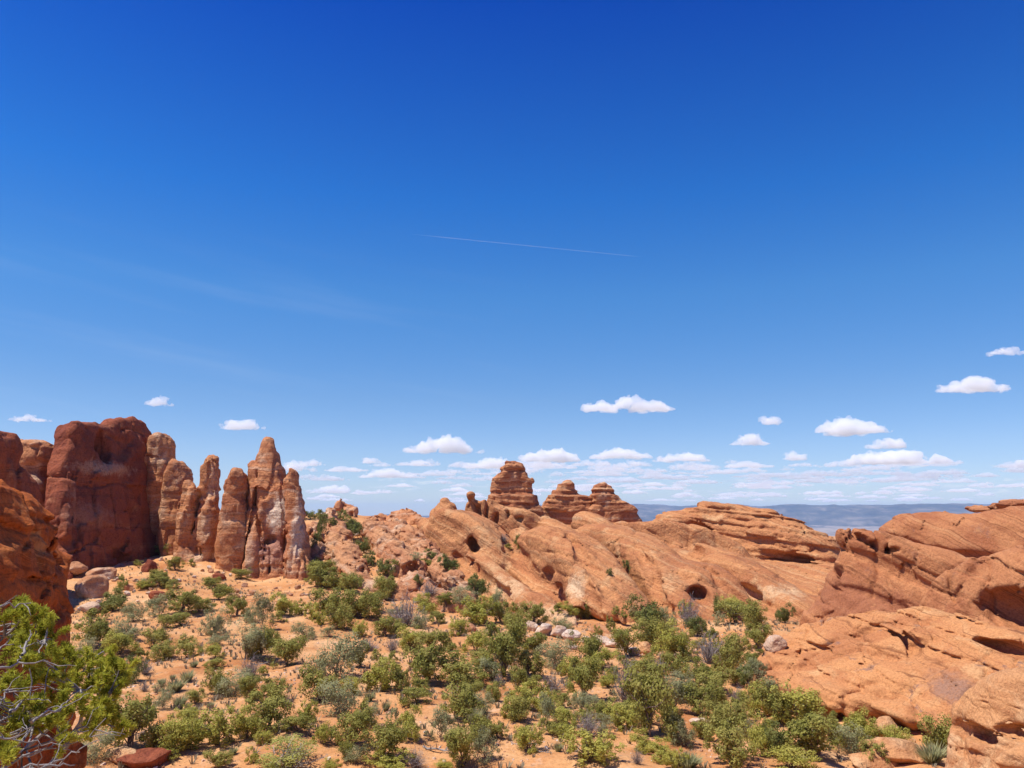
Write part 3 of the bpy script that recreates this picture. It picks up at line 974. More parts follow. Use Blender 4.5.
_ribs = [Chain(r) for r in RIDGE_RIBS]
_walls = [Slab([(460, 530), (462, 512), (465, 501), (470, 497), (476, 499), (480, 500), (485, 497), (490, 499), (494, 504), (505, 507), (520, 509), (534, 514), (546, 526), (540, 540), (466, 540)], *yaw(460, 166, 540, 163, 520, 1), 3.5, 0.9),
          Slab([(574, 536), (582, 524), (600, 523), (618, 530), (642, 550), (666, 578), (684, 604), (698, 626), (690, 640), (664, 632), (636, 612), (604, 580)], *yaw(585, 153, 680, 113, 560, 3), 4.5, 2.6),
          Slab([(512, 548), (520, 530), (540, 526), (560, 534), (580, 556), (600, 584), (616, 612), (610, 628), (585, 618), (556, 604), (530, 588), (516, 570)], *yaw(516, 147, 612, 110, 560, 3), 4.5, 2.6),
          Slab([(648, 590), (654, 566), (666, 558), (682, 561), (698, 574), (712, 594), (728, 618), (742, 634), (738, 650), (690, 650), (655, 622)], *yaw(652, 131, 735, 107, 590, 3), 4.5, 2.4),
          Slab([(422, 560), (424, 530), (431, 514), (441, 507), (452, 508), (464, 513), (478, 520), (492, 538), (507, 560), (500, 580), (450, 576)], *yaw(424, 155, 500, 142, 540, 3), 4.5, 2.2),
          Slab([(700, 566), (706, 552), (722, 553), (745, 566), (775, 586), (802, 606), (800, 622), (770, 612), (735, 594)], *yaw(705, 149, 800, 121, 580, 3), 4.0, 2.6)]
_cuts = [Ell(473, 546, _walls[4].front(473, 546), 4.5, 7, 5, 14), Ell(470, 541, _walls[4].front(470, 541), 2.5, 4, 3, -20), Ell(476, 549, _walls[4].front(476, 549), 3.5, 3, 3, 0), Ell(496, 520, _walls[0].front(496, 520), 2.4, 8, 2, -14), Ell(478, 514, _walls[0].front(478, 514), 1.8, 8, 2, -8), Ell(487, 508, _walls[0].front(487, 508), 1, 8, 1.5, -4), Ell(508, 516, _walls[0].front(508, 516), 1.3, 7, 1.5, -6), Ell(520, 519, _walls[0].front(520, 519), 4, 2.5, 1.5), Ell(483, 532, 155, 5, 5, 3), Ell(596, 596, 117.5, 7, 11, 3, -30), Ell(699, 595, _walls[3].front(699, 595), 10.5, 9, 4.5),
         Ell(612, 604, 116, 4, 5, 2.5, -30), Ell(546, 578, _walls[2].front(546, 578), 8, 11, 2.4, 15), Ell(558, 588, 126, 4, 3.5, 2.5), Ell(668, 614, _walls[3].front(668, 614), 9, 4, 3, -40), Ell(750, 592, _walls[5].front(750, 592), 14, 3.5, 3, -28), Ell(466, 562, 142, 8, 2.5, 3), Ell(463, 524, 160, 12, 4, 3, -25)]

_gul = []


def ridge_body(P):
    X, Y = P[:, 0].astype(np.float64), P[:, 1].astype(np.float64)
    d = ((P[:, 2] + 1.5 * sst(Y, 100, 112) - tps_eval(_a[:, :2], _aw, X, Y)) * 0.72).astype(np.float32)
    # the apron only exists where the ridge stands
    d = np.maximum(d, np.maximum(-(P[:, 0] + 24 - 0.07 * (P[:, 1] - 120)), P[:, 1] - 196))
    d = smin(d, _cliff(P), 1.0)
    for r in _ribs:
        d = smin(d, r(P), 0.7)
    for w in _walls:
        d = smin(d, w(P), 0.6)
    return d


def ridge_front(px, py):
    Ds = np.arange(92, 200, 0.4)
    v = ridge_body(W(np.full(len(Ds), px), np.full(len(Ds), py), Ds).astype(np.float32))
    k = np.argmax(v < 0)
    return Ds[k] if v[k] < 0 else 150.0


for pts in [[(568, 534, 3), (585, 558, 6), (606, 584, 7), (630, 610, 7), (648, 624, 5)], [(506, 540, 3), (520, 562, 6), (538, 586, 7), (564, 606, 6), (590, 624, 5)],
            [(636, 546, 3), (650, 572, 6), (660, 598, 7), (672, 622, 6)], [(706, 566, 3), (724, 586, 5), (748, 602, 5)], [(455, 556, 3), (476, 574, 5), (500, 596, 6), (525, 618, 5)],
            [(500, 526, 2), (514, 548, 4), (524, 566, 4)], [(640, 530, 2), (668, 542, 3), (700, 552, 3)], [(584, 574, 2), (590, 592, 3.5), (598, 612, 3)]]:
    c = Chain([(x, y, 150, r) for x, y, r in pts])
    Ds = [ridge_front(x, y) for x, y, r in pts]
    c.c = [W(x, y, D - 0.15 * r * px_size(D)) for (x, y, r), D in zip(pts, Ds)]
    c.r = [1.35 * r * px_size(D) for (x, y, r), D in zip(pts, Ds)]
    _gul.append(c)


def ridge_fn(P):
    d = ridge_body(P)
    for g in _gul:
        d = smax(d, -g(P), 0.4)
    for k in _knobs:
        d = smin(d, k(P), 0.7)
    for c in _cuts:
        d = smax(d, -c(P), 0.5)
    wx = weathering(P, big=0.3, bs=9, small=0.09, ss=2.0, beds=B_FIN, bed_amp=0.14, tilt=(0.75, 0.2), crack=0.35, cs=7, pit=0.0, seed=16, block=dict(size=(14, 6, 3.2), amp=0.14, crack=0.4, wide=0.26, rot=(15, 34), warp=0.35))
    # diagonal grooves following the dip
    q = np.stack([(P[:, 0] * 0.8 + P[:, 2] * 0.9) * 0.05, P[:, 1] * 0.12 + P[:, 0] * 0.10, (P[:, 2] * 0.7 - P[:, 0] * 0.35) * 0.30], 1)
    return d + wx + 0.3 * fbm(q, 3, 3)


rock('slickrock_ridge', ridge_fn, [(np.array([-26, 96, -3]), np.array([78, 198, 22]))], (0.30, 0.42, 0.26), M_RIDGE,
     'long orange slickrock ridge of diagonal ribs running across the middle', 'rock ridge', zmin=-3, pad=0)

# --- layered buttes and the flat mesa on top
BUT = 'layered buttes on the ridge'
slab_rock('layered_butte',
          [(476, 545), (482, 515), (488, 503), (491, 488), (495, 479), (500, 473), (503, 467), (506, 462.5), (510, 461.5), (524, 461.5), (525, 468), (528, 477), (531.5, 481), (533, 490), (536, 500), (541, 510), (548, 520), (552, 545)],
          flat(172, 510), 9, 1.3, 0.24, M_BUTTE, 'tallest butte of stacked red and cream layers with a flat tip', 'butte', BUT, Tt=4.5,
          big=0.4, bs=5, small=0.25, ss=1.5, beds=B_BUTTE, bed_amp=0.55, crack=0.25, pit=0.0, seed=17, block=dict(size=(3.0, 3.0, 2.6), amp=0.24, crack=0.35, wide=0.25))
slab_rock('layered_butte',
          [(538, 540), (541, 515), (545, 506), (549, 499), (553, 491), (560, 487), (565, 485), (566, 481), (571, 480.5), (574, 485), (578, 492), (583, 496), (592, 499), (602, 503), (604, 540)],
          flat(178, 570), 9, 1.5, 0.25, M_BUTTE, 'middle butte shaped like a low stepped cone with a small tip block', 'butte', BUT, Tt=4,
          big=0.4, bs=5, small=0.14, ss=1.5, beds=B_BUTTE, bed_amp=0.55, crack=0.2, seed=18, block=dict(size=(3.5, 3, 2.4), amp=0.2, crack=0.35, wide=0.25))
slab_rock('layered_butte',
          [(582, 540), (588, 508), (595, 500), (594, 489), (597, 485.5), (606, 484.5), (613, 487), (617, 493), (618, 498), (625, 503), (633, 508), (638, 516), (644, 524), (648, 545)],
          flat(175, 610), 9, 1.5, 0.25, M_BUTTE, 'right butte with a drum shaped cap above sloping ledges', 'butte', BUT, Tt=4,
          big=0.4, bs=5, small=0.14, ss=1.5, beds=B_BUTTE, bed_amp=0.55, crack=0.2, seed=19, block=dict(size=(3.5, 3, 2.3), amp=0.2, crack=0.35, wide=0.25))
slab_rock('rock_mesa',
          [(640, 560), (650, 522), (660, 511), (668, 509), (680, 507), (692, 506), (697, 500), (704, 497.5), (714, 498), (722, 502), (740, 504), (758, 508), (770, 510), (780, 514), (795, 517), (808, 524), (822, 532), (832, 539), (838, 546), (842, 560), (835, 640), (640, 640)],
          yaw(660, 184, 830, 160, 540, 6), 16, 5, (0.32, 0.4, 0.22), M_RIDGE, 'broad low mesa of thin overlapping plates with an orange cliff beneath', 'mesa', Tt=7,
          cut=(On(790, 568, 54, 16, 5.5, -22), On(690, 530, 50, 8, 3.0, -4)),
          big=0.6, bs=9, small=0.22, ss=2, beds=B_MESA, bed_amp=0.6, tilt=(0.16, 0.05), crack=0.3, cs=4, seed=20, block=dict(size=(7, 5, 1.5), amp=0.35, crack=0.35, wide=0.25, rot=(0, 10)))

# --- the rocks on the right
slab_rock('rock_dome',
          [(855, 600), (868, 535), (880, 522), (896, 514), (915, 510.5), (945, 511), (970, 511), (990, 509), (1010, 505), (1050, 500), (1140, 500), (1140, 640), (860, 640)],
          yaw(870, 127, 1024, 112, 540, 6), 7, 4.5, (0.24, 0.3, 0.22), M_HEAD, 'long smooth tan dome along the top right skyline', 'rock dome',
          cut=(OnChain([(885, 538, 3, 0.3), (920, 547, 5, 0.3), (960, 556, 6, 0.3), (1000, 562, 6, 0.3)]),), cutk=1.0,
          big=0.45, bs=9, small=0.1, ss=2, beds=B_FIN, bed_amp=0.15, tilt=(0.5, -0.2), crack=0.35, cs=4, seed=21, block=dict(size=(7, 4, 2.4), amp=0.22, crack=0.35, wide=0.22, rot=(-10, 28)))
ribs_rock('caprock_block', [Ell(976, 508.5, 126, 8, 3, 2.4), Ell(1018, 502.5, 121, 14, 3.2, 3), Ell(984, 510, 125, 12, 2.6, 2.4), Ell(1005, 506, 122.5, 16, 3.2, 3)], 0.2, M_BUTTE, 'thin red caprock blocks lying on the skyline dome at right', 'caprock', k=0.3,
          big=0.3, bs=3, small=0.15, ss=1, beds=B_THIN, bed_amp=0.2, seed=22, block=dict(size=(1.2, 1.2, 0.5), amp=0.12, crack=0.15, wide=0.12))
slab_rock('rock_headland',
          [(797, 660), (800, 618), (806, 603), (816, 585), (828, 566), (836, 552), (838, 545), (839, 538), (844, 530), (852, 527), (862, 526), (874, 529), (890, 534), (910, 540), (930, 547), (950, 553), (975, 558), (1010, 566), (1060, 580), (1060, 670)],
          yaw(800, 99, 1000, 84, 600, 3.5), 6.5, 3.4, (0.2, 0.24, 0.18), M_HEAD, 'big brown headland with a sloping nose and an overhung diagonal groove', 'rock headland', Tt=3.4,
          cut=(OnChain([(846, 549, 2, 0), (875, 561, 4.5, 0), (908, 577, 5.5, 0), (935, 590, 5, 0)]), OnChain([(838, 586, 1.5, 0.2), (868, 594, 2.6, 0.2), (905, 610, 3, 0.2)]), On(826, 556, 2, 22, 2, 32), On(862, 538, 3.5, 3, 1.8), On(852, 538, 3, 2.5, 1.6), On(872, 544, 3, 3, 1.6), On(893, 549, 4, 3, 1.6)), cutk=0.3,
          add=(OnChain([(848, 537, 9, 0.5), (885, 546, 13, 0.5), (925, 558, 14, 0.5), (970, 570, 13, 0.5)]), OnChain([(825, 615, 14, 1.0), (880, 618, 18, 1.5), (930, 605, 14, 1.5)])), k=0.8,
          big=0.4, bs=7, small=0.10, ss=1.6, beds=B_FIN, bed_amp=0.15, tilt=(0.55, -0.2), crack=0.4, cs=3.5, seed=23, block=dict(size=(6, 3.4, 2.2), amp=0.26, crack=0.4, wide=0.2, rot=(-20, 30)))
slab_rock('rock_buttress',
          [(898, 660), (906, 636), (916, 612), (928, 594), (938, 580), (950, 569), (964, 563), (985, 556), (1010, 549), (1040, 542), (1140, 530), (1140, 700), (900, 700)],
          yaw(905, 77, 1024, 67, 620, 4), 6.0, 3.0, (0.16, 0.2, 0.15), M_HEAD, 'right edge buttress holding a deep shadowed alcove', 'rock buttress', Tt=3.0,
          cut=(On(1030, 612, 44, 22, 5.0, -20), OnChain([(978, 568, 2, 0), (964, 584, 3.4, 0), (954, 600, 3.4, 0)])), cutk=0.4,
          add=(OnChain([(922, 612, 6, 0.3), (944, 586, 9, 0.3), (972, 565, 7, 0.3)]),), k=0.5,
          big=0.35, bs=6, small=0.1, ss=1.4, beds=B_FIN, bed_amp=0.12, tilt=(0.55, -0.2), crack=0.35, cs=3, seed=24, block=dict(size=(4, 3, 2.4), amp=0.2, crack=0.35, wide=0.18, rot=(-20, 30)))
slab_rock('rock_slab',
          [(744, 690), (748, 662), (756, 650), (772, 641), (795, 632), (820, 625), (850, 619), (885, 616), (915, 611), (940, 610), (970, 617), (1000, 628), (1060, 640), (1180, 650), (1180, 800), (1000, 800), (975, 765), (950, 748), (925, 742), (905, 736), (880, 722), (855, 713), (838, 712), (820, 722), (800, 716), (780, 702), (762, 697)],
          ((760, 690, 62), (960, 745, 49.5), (880, 620, 64.5)), 5.0, 2.4, (0.13, 0.16, 0.12), M_SLAB, 'broad tan slab with dark lichen and a triangular hole, above the bushes at right', 'rock slab',
          cut=(On(910, 639, 8, 10, 2.6, -15, -0.3), On(1012, 650, 28, 10, 3.6, -14, -0.3), On(886, 731, 50, 15, 3.6, -22), On(812, 653, 24, 1.6, 1.2, 12, -0.3), On(781, 669, 8, 2.4, 1.4, 30, -0.3), On(885, 628, 20, 1.4, 1.2, 16), On(875, 655, 5, 3, 0.5, 30)), cutk=0.2,
          add=(OnChain([(772, 684, 9, 0.5), (815, 697, 12, 0.5), (865, 706, 16, 0.6), (920, 722, 15, 0.6), (960, 735, 12, 0.6)]),), k=1.2,
          big=0.28, bs=5, small=0.09, ss=1.3, beds=B_THIN, bed_amp=0.09, tilt=(0.15, -0.15), crack=0.32, cs=2.8, seed=25, block=dict(size=(4.5, 3, 1.3), amp=0.15, crack=0.30, wide=0.13, rot=(-15, 14)))
slab_rock('overhung_boulder',
          [(938, 790), (944, 760), (947, 742), (951, 726), (950, 714), (955, 703), (963, 692), (974, 681), (986, 673), (1000, 668), (1025, 665), (1080, 668), (1120, 690), (1120, 830), (935, 830)],
          yaw(945, 41, 1040, 36, 720, 1.6), 3.0, 1.5, 0.075, M_CORNER, 'blocky tan boulder with a shadowed undercut in the bottom right corner', 'boulder',
          cut=(On(975, 733, 30, 7, 1.1, -5), On(1012, 735, 34, 6.5, 1.1, -2), On(950, 727, 14, 6, 0.9, -12), On(985, 702, 16, 0.9, 0.25, -15), On(972, 754, 5, 3, 0.4)), cutk=0.07,
          add=(On(1030, 764, 34, 14, 0.5),), k=0.2,
          big=0.2, bs=2.6, small=0.06, ss=0.8, beds=B_THIN, bed_amp=0.05, tilt=(0.15, -0.1), crack=0.2, cs=1.6, seed=26, block=dict(size=(2.6, 2.2, 1.3), amp=0.05, crack=0.10, wide=0.06, rot=(10, 10)))


# the air between here and the mesas
def build_haze():
    x, y0, y1, z0, z1 = 26000, -300, 23500, -900, 235
    V = [(-x, y0, z0), (x, y0, z0), (x, y1, z0), (-x, y1, z0), (-x, y0, z1), (x, y0, z1), (x, y1, z1), (-x, y1, z1)]
    Q = [(0, 3, 2, 1), (4, 5, 6, 7), (0, 1, 5, 4), (1, 2, 6, 5), (2, 3, 7, 6), (3, 0, 4, 7)]
    m = bpy.data.materials.new('air')
    m.use_nodes = True
    t = NT(m.node_tree)
    t.n.clear()
    out = t.node('ShaderNodeOutputMaterial')
    v = t.node('ShaderNodeVolumePrincipled')
    v.inputs['Color'].default_value = (0.45, 0.68, 1.0, 1)
    v.inputs['Density'].default_value = 3.7e-5
    t.l.new(v.outputs[0], out.inputs['Volume'])
    tag(link('haze', mesh_from('haze', V, Q, m, False)), kind='stuff')


HAZE = True

# ------------------------------------------------------------------ finding the ground under a place in the picture
def refresh():
    bpy.context.view_layer.update()
    return bpy.context.evaluated_depsgraph_get()


DG = refresh()
ROCK_BOULDERS = ('rounded_boulder', 'overhung_boulder')


def hit(px, py):
    d = Vector(ray(px, py))
    d.normalize()
    o = Vector(CAMP)
    for _ in range(40):      # look through plants at what they stand on
        ok, loc, nor, _, ob, _ = scene.ray_cast(DG, o, d)
        if not ok:
            break
        top = ob.parent or ob
        if top.get('category') in ('tree', 'bush', 'shrub', 'sage tuft', 'boulder') or ob.name.startswith('haze'):
            if ob.name not in ROCK_BOULDERS:
                o = loc + d * 0.05
                continue
        break
    return (np.array(loc), np.array(nor), ob) if ok else (None, None, None)


def ground_at(x, y):
    ok, loc, nor, _, ob, _ = scene.ray_cast(DG, Vector((x, y, 60.0)), Vector((0, 0, -1)))
    return np.array(loc), np.array(nor)


# ------------------------------------------------------------------ plant materials
def leaf_mat(name, cols, trans=0.42):
    m, t, b = new_mat(name)
    at = t.node('ShaderNodeAttribute', attribute_name='tint')
    oi = t.node('ShaderNodeObjectInfo')
    f = t.math('ADD', t.math('MULTIPLY', at.outputs['Fac'], 0.75), t.math('MULTIPLY', oi.outputs['Random'], 0.25))
    n = len(cols)
    c = t.ramp(f, [(k / (n - 1), q) for k, q in enumerate(cols)])
    t.put(b.inputs['Base Color'], c)
    b.inputs['Roughness'].default_value = 0.65
    tr = t.node('ShaderNodeBsdfTranslucent')
    t.put(tr.inputs['Color'], c)
    mx = t.node('ShaderNodeMixShader')
    mx.inputs[0].default_value = trans
    out = [n_ for n_ in t.n if n_.type == 'OUTPUT_MATERIAL'][0]
    t.l.new(b.outputs[0], mx.inputs[1])
    t.l.new(tr.outputs[0], mx.inputs[2])
    t.l.new(mx.outputs[0], out.inputs['Surface'])
    return m


def bark_mat(name, a, b_):
    m, t, b = new_mat(name)
    pos = t.node('ShaderNodeNewGeometry').outputs['Position']
    n = t.noise(t.vmath('MULTIPLY', pos, (6, 6, 1.5)), 2.0, 5, 0.7)
    t.put(b.inputs['Base Color'], t.ramp(n, [(0.3, a), (0.7, b_)]))
    bump(t, b, n, 0.02, 0.8)
    return m


L_JUN = leaf_mat('juniper_green', [(0.167, 0.177, 0.036), (0.314, 0.297, 0.067), (0.481, 0.424, 0.123)])
L_DARK = leaf_mat('juniper_dark', [(0.107, 0.127, 0.034), (0.207, 0.221, 0.058), (0.320, 0.310, 0.095)])
L_YEL = leaf_mat('juniper_olive', [(0.267, 0.260, 0.045), (0.427, 0.399, 0.078), (0.614, 0.545, 0.146)])
L_GRAY = leaf_mat('scrub_grey_green', [(0.209, 0.207, 0.092), (0.334, 0.330, 0.158), (0.470, 0.465, 0.245)])
L_TWIG = leaf_mat('dry_twig', [(0.17, 0.135, 0.115), (0.27, 0.225, 0.20), (0.37, 0.33, 0.30)], 0.0)
L_EPH = leaf_mat('bright_yellow_green', [(0.28, 0.29, 0.06), (0.42, 0.42, 0.11), (0.55, 0.53, 0.18)])
L_PINE = leaf_mat('pine_needle', [(0.22, 0.235, 0.025), (0.45, 0.44, 0.045), (0.66, 0.60, 0.11)], 0.42)
BARK = bark_mat('juniper_bark', (0.10, 0.065, 0.05), (0.26, 0.19, 0.15))
GREYWOOD = bark_mat('weathered_wood', (0.15, 0.125, 0.11), (0.38, 0.345, 0.32))


# ------------------------------------------------------------------ plant meshes (unit size: 1 wide, 1 tall, base at the origin)
def set_tint(me, per_face, n=4):
    a = me.attributes.new('tint', 'FLOAT', 'FACE')
    a.data.foreach_set('value', np.asarray(per_face, np.float32))


def leaf_cards(C, N, L, Wd, r, droop=0.0):
    """one small pointed card per row: centre C, facing N, length L, width Wd"""
    n = len(C)
    N = N / np.maximum(np.linalg.norm(N, axis=1, keepdims=True), 1e-6)
    a = r.normal(size=(n, 3))
    a = a - (a * N).sum(1, keepdims=True) * N
    a /= np.maximum(np.linalg.norm(a, axis=1, keepdims=True), 1e-6)
    b = np.cross(N, a)
    L = np.broadcast_to(L, n)[:, None]
    Wd = np.broadcast_to(Wd, n)[:, None]
    V = np.stack([C - a * L * 0.5, C + b * Wd * 0.5 + a * L * 0.06, C + a * L * 0.5, C - b * Wd * 0.5 + a * L * 0.06], 1).reshape(-1, 3)
    return V, np.arange(n * 4).reshape(-1, 4)


def tube(path, rad, sides=5):
    """a tapered bent stem along PATH"""
    path = np.asarray(path, float)
    n = len(path)
    rad = np.broadcast_to(rad, n)
    t = np.gradient(path, axis=0)
    t /= np.maximum(np.linalg.norm(t, axis=1, keepdims=True), 1e-9)
    up = np.where(np.abs(t[:, 2:3]) > 0.9, np.array([[1.0, 0, 0]]), np.array([[0, 0, 1.0]]))
    u = np.cross(t, up)
    u /= np.maximum(np.linalg.norm(u, axis=1, keepdims=True), 1e-9)
    v = np.cross(t, u)
    ang = np.arange(sides) * 2 * math.pi / sides
    V = path[:, None] + rad[:, None, None] * (np.cos(ang)[None, :, None] * u[:, None] + np.sin(ang)[None, :, None] * v[:, None])
    V = V.reshape(-1, 3)
    i = np.arange(n - 1)[:, None] * sides
    j = np.arange(sides)[None]
    k = (j + 1) % sides
    Q = np.stack([i + j, i + k, i + sides + k, i + sides + j], -1).reshape(-1, 4)
    return V, Q


def joined(items):
    Vs, Qs, o = [], [], 0
    for V, Q in items:
        Vs.append(V)
        Qs.append(Q + o)
        o += len(V)
    return np.concatenate(Vs), np.concatenate(Qs)


def wander(a, b, n, r, amp):
    a, b = np.asarray(a, float), np.asarray(b, float)
    t = np.linspace(0, 1, n)[:, None]
    p = a + (b - a) * t
    off = np.cumsum(r.normal(size=(n, 3)), 0)
    off -= off[0]
    off -= off[-1] * t
    return p + off * amp * np.linalg.norm(b - a) / n ** 0.5


def make_crown(seed, mat, leaves, size, clumps, low=0.12, open_=0.0, spread=1.0, flat=0.0):
    """foliage as many little sprays gathered in uneven clumps"""
    r = np.random.default_rng(seed)
    lobes = []
    nl = r.integers(4, 8)
    for _ in range(nl):       # the crown is a few offset masses
        a = r.uniform(0, 2 * math.pi)
        q = r.uniform(0.05, 0.34) * spread
        lobes.append((np.array([math.cos(a) * q, math.sin(a) * q, r.uniform(0.22, 0.66)]), r.uniform(0.17, 0.30)))
    cl = []
    while len(cl) < clumps:
        c, s = lobes[r.integers(nl)]
        d = r.normal(size=3)
        d /= np.linalg.norm(d)
        p = c + d * s * r.uniform(0.55, 1.0) * np.array([1, 1, 0.95])
        if 0.04 < p[2] < 0.97 and math.hypot(p[0], p[1]) < 0.56:
            cl.append((p, r.uniform(0.055, 0.115), r.uniform(0, 1)))
    per = leaves // clumps
    Cs, Ns, Ts = [], [], []
    for p, s, tnt in cl:
        d = r.normal(size=(per, 3))
        d /= np.linalg.norm(d, axis=1, keepdims=True)
        rad = s * r.uniform(0.35, 1.25, size=(per, 1)) ** 0.8
        Cs.append(p + d * rad)
        out = p - np.array([0, 0, 0.42])
        out /= np.linalg.norm(out)
        Ns.append(d * 0.9 + out * 0.5 + np.array([0, 0, 0.25]) + r.normal(size=(per, 3)) * 0.45)
        Ts.append(np.clip(tnt * 0.6 + r.uniform(0, 0.4, per), 0, 1))
    C = np.concatenate(Cs)
    # fill the unit box: widest low down, uneven on top
    lo, hi = np.percentile(C, 1, 0), np.percentile(C, 99, 0)
    zlo = lo[2]
    C[:, :2] = (C[:, :2] - (lo[:2] + hi[:2]) / 2) / (hi[:2] - lo[:2])
    C[:, 2] = low * 0.35 + (C[:, 2] - zlo) / (hi[2] - zlo) * (0.98 - low * 0.35)
    cl = [(np.array([(c[0] - (lo[0] + hi[0]) / 2) / (hi[0] - lo[0]), (c[1] - (lo[1] + hi[1]) / 2) / (hi[1] - lo[1]), low * 0.35 + (c[2] - zlo) / (hi[2] - zlo) * (0.98 - low * 0.35)]), s, t_) for c, s, t_ in cl]
    C[:, 2] = np.maximum(C[:, 2], 0.015)
    n = len(C)
    V, Q = leaf_cards(C, np.concatenate(Ns), size * r.uniform(0.7, 1.5, n), size * r.uniform(0.45, 0.8, n), r)
    me = mesh_from('crown', V, Q, mat, False)
    set_tint(me, np.concatenate(Ts))
    return me, cl


def make_trunk(seed, cl, mat, thick=0.035, stems=3):
    r = np.random.default_rng(seed + 500)
    items = []
    heads = []
    for s in range(stems):
        a = r.uniform(0, 2 * math.pi)
        top = np.array([math.cos(a) * r.uniform(0.04, 0.2), math.sin(a) * r.uniform(0.04, 0.2), r.uniform(0.35, 0.6)])
        p = wander((r.normal() * 0.015, r.normal() * 0.015, -0.06), top, 7, r, 0.12)
        items.append(tube(p, np.linspace(thick, thick * 0.45, 7) / stems ** 0.35))
        heads.append(p)
    for p, s, _ in cl[:min(len(cl), 16)]:
        h = heads[r.integers(len(heads))]
        st = h[r.integers(2, 6)]
        items.append(tube(wander(st, p, 5, r, 0.10), np.linspace(thick * 0.35, thick * 0.1, 5), 4))
    V, Q = joined(items)
    return mesh_from('trunk', V, Q, mat)


def make_twigs(seed, mat, n=70, thick=0.006, up=0.75, fine=4, ragged=0.12):
    """a leafless bush of thin branching stems"""
    r = np.random.default_rng(seed)
    items, tints = [], []
    for k in range(n):
        a = r.uniform(0, 2 * math.pi)
        q = r.uniform(0.05, 0.48)
        tip = np.array([math.cos(a) * q, math.sin(a) * q, r.uniform(0.35, 1.0) * (1 - 0.6 * (q / 0.5) ** 2) * up / 0.75])
        p = wander((r.normal() * 0.03, r.normal() * 0.03, -0.03), tip, 6, r, ragged)
        items.append(tube(p, np.linspace(thick * r.uniform(0.8, 2.0), thick * 0.4, 6), 3))
        tints.append(np.full(15, r.uniform(0, 1)))
        for _ in range(fine):
            st = p[r.integers(2, 6)]
            e = st + r.normal(size=3) * np.array([0.10, 0.10, 0.07]) + np.array([0, 0, 0.06])
            items.append(tube(wander(st, e, 3, r, 0.1), np.array([thick * 0.55, thick * 0.45, thick * 0.25]), 3))
            tints.append(np.full(6, r.uniform(0.2, 1)))
    V, Q = joined(items)
    V[:, 2] = np.maximum(V[:, 2], -0.05)
    me = mesh_from('stems', V, Q, mat, False)
    set_tint(me, np.concatenate(tints))
    return me


def make_tuft(seed, mat, n=260):
    r = np.random.default_rng(seed)
    a = r.uniform(0, 2 * math.pi, n)
    q = np.sqrt(r.uniform(0, 1, n)) * 0.16
    base = np.stack([np.cos(a) * q, np.sin(a) * q, np.zeros(n)], 1)
    lean = np.stack([np.cos(a), np.sin(a), np.zeros(n)], 1) * r.uniform(0.05, 0.42, n)[:, None] + r.normal(size=(n, 3)) * 0.05
    tip = base + lean
    tip[:, 2] = r.uniform(0.45, 1.0, n)
    w = np.stack([-np.sin(a + 0.6), np.cos(a + 0.6), np.zeros(n)], 1) * r.uniform(0.010, 0.022, n)[:, None]
    mid = base * 0.55 + tip * 0.45
    mid[:, 2] *= 1.25
    V = np.stack([base - w, base + w, mid + w, tip, mid - w], 1).reshape(-1, 3)
    i = np.arange(n)[:, None] * 5
    Q = np.concatenate([i + np.array([[0, 1, 2, 4]]), i + np.array([[4, 2, 3, 3]])]).reshape(-1, 4)
    me = bpy.data.meshes.new('blades')
    me.from_pydata(V.tolist(), [], [list(q) if len(set(q)) == 4 else list(q[:3]) for q in Q.tolist()])
    me.materials.append(mat)
    set_tint(me, r.uniform(0, 1, len(me.polygons)))
    return me


LIB = {}


def lib(kind, mat, big, small, seed, **kw):
    for size, cnt, ls, cn in (('big', 5, 0.052, 60), ('small', 4, 0.085, 34)):
        out = []
        for k in range(cnt):
            n = big if size == 'big' else small
            me, cl = make_crown(seed + k * 17 + (100 if size == 'small' else 0), mat, n, ls * kw.get('leaf', 1.0), cn, kw.get('low', 0.12), spread=kw.get('spread', 1.0))
            tr = make_trunk(seed + k, cl, BARK, kw.get('thick', 0.035), kw.get('stems', 3))
            out.append((me, tr))
        LIB[kind, size] = out


lib('j', L_JUN, 4600, 1300, 10)
lib('d', L_DARK, 4600, 1300, 40)
lib('y', L_YEL, 4400, 1300, 70, low=0.06)
lib('g', L_GRAY, 3800, 1100, 110, low=0.05, leaf=0.8, thick=0.02, stems=5)
LIB['Y'] = [make_crown(301 + k, L_EPH, 4200, 0.034, 60, 0.03, spread=1.15)[0] for k in range(1)]
LIB['s'] = [make_twigs(200 + k, L_TWIG, 90, 0.007) for k in range(5)]
LIB['b'] = [make_tuft(220 + k, L_GRAY) for k in range(4)]
LIB['Ystem'] = make_twigs(400, L_TWIG, 30, 0.008)

# ------------------------------------------------------------------ where the plants stand (read off the photograph in quarter-pixels)
PLANTS = []


def patch(x0, y0, rows):
    for kind, cx, by, w, h in rows:
        PLANTS.append((kind, x0 + cx / 4, y0 + by / 4, w / 4, h / 4))


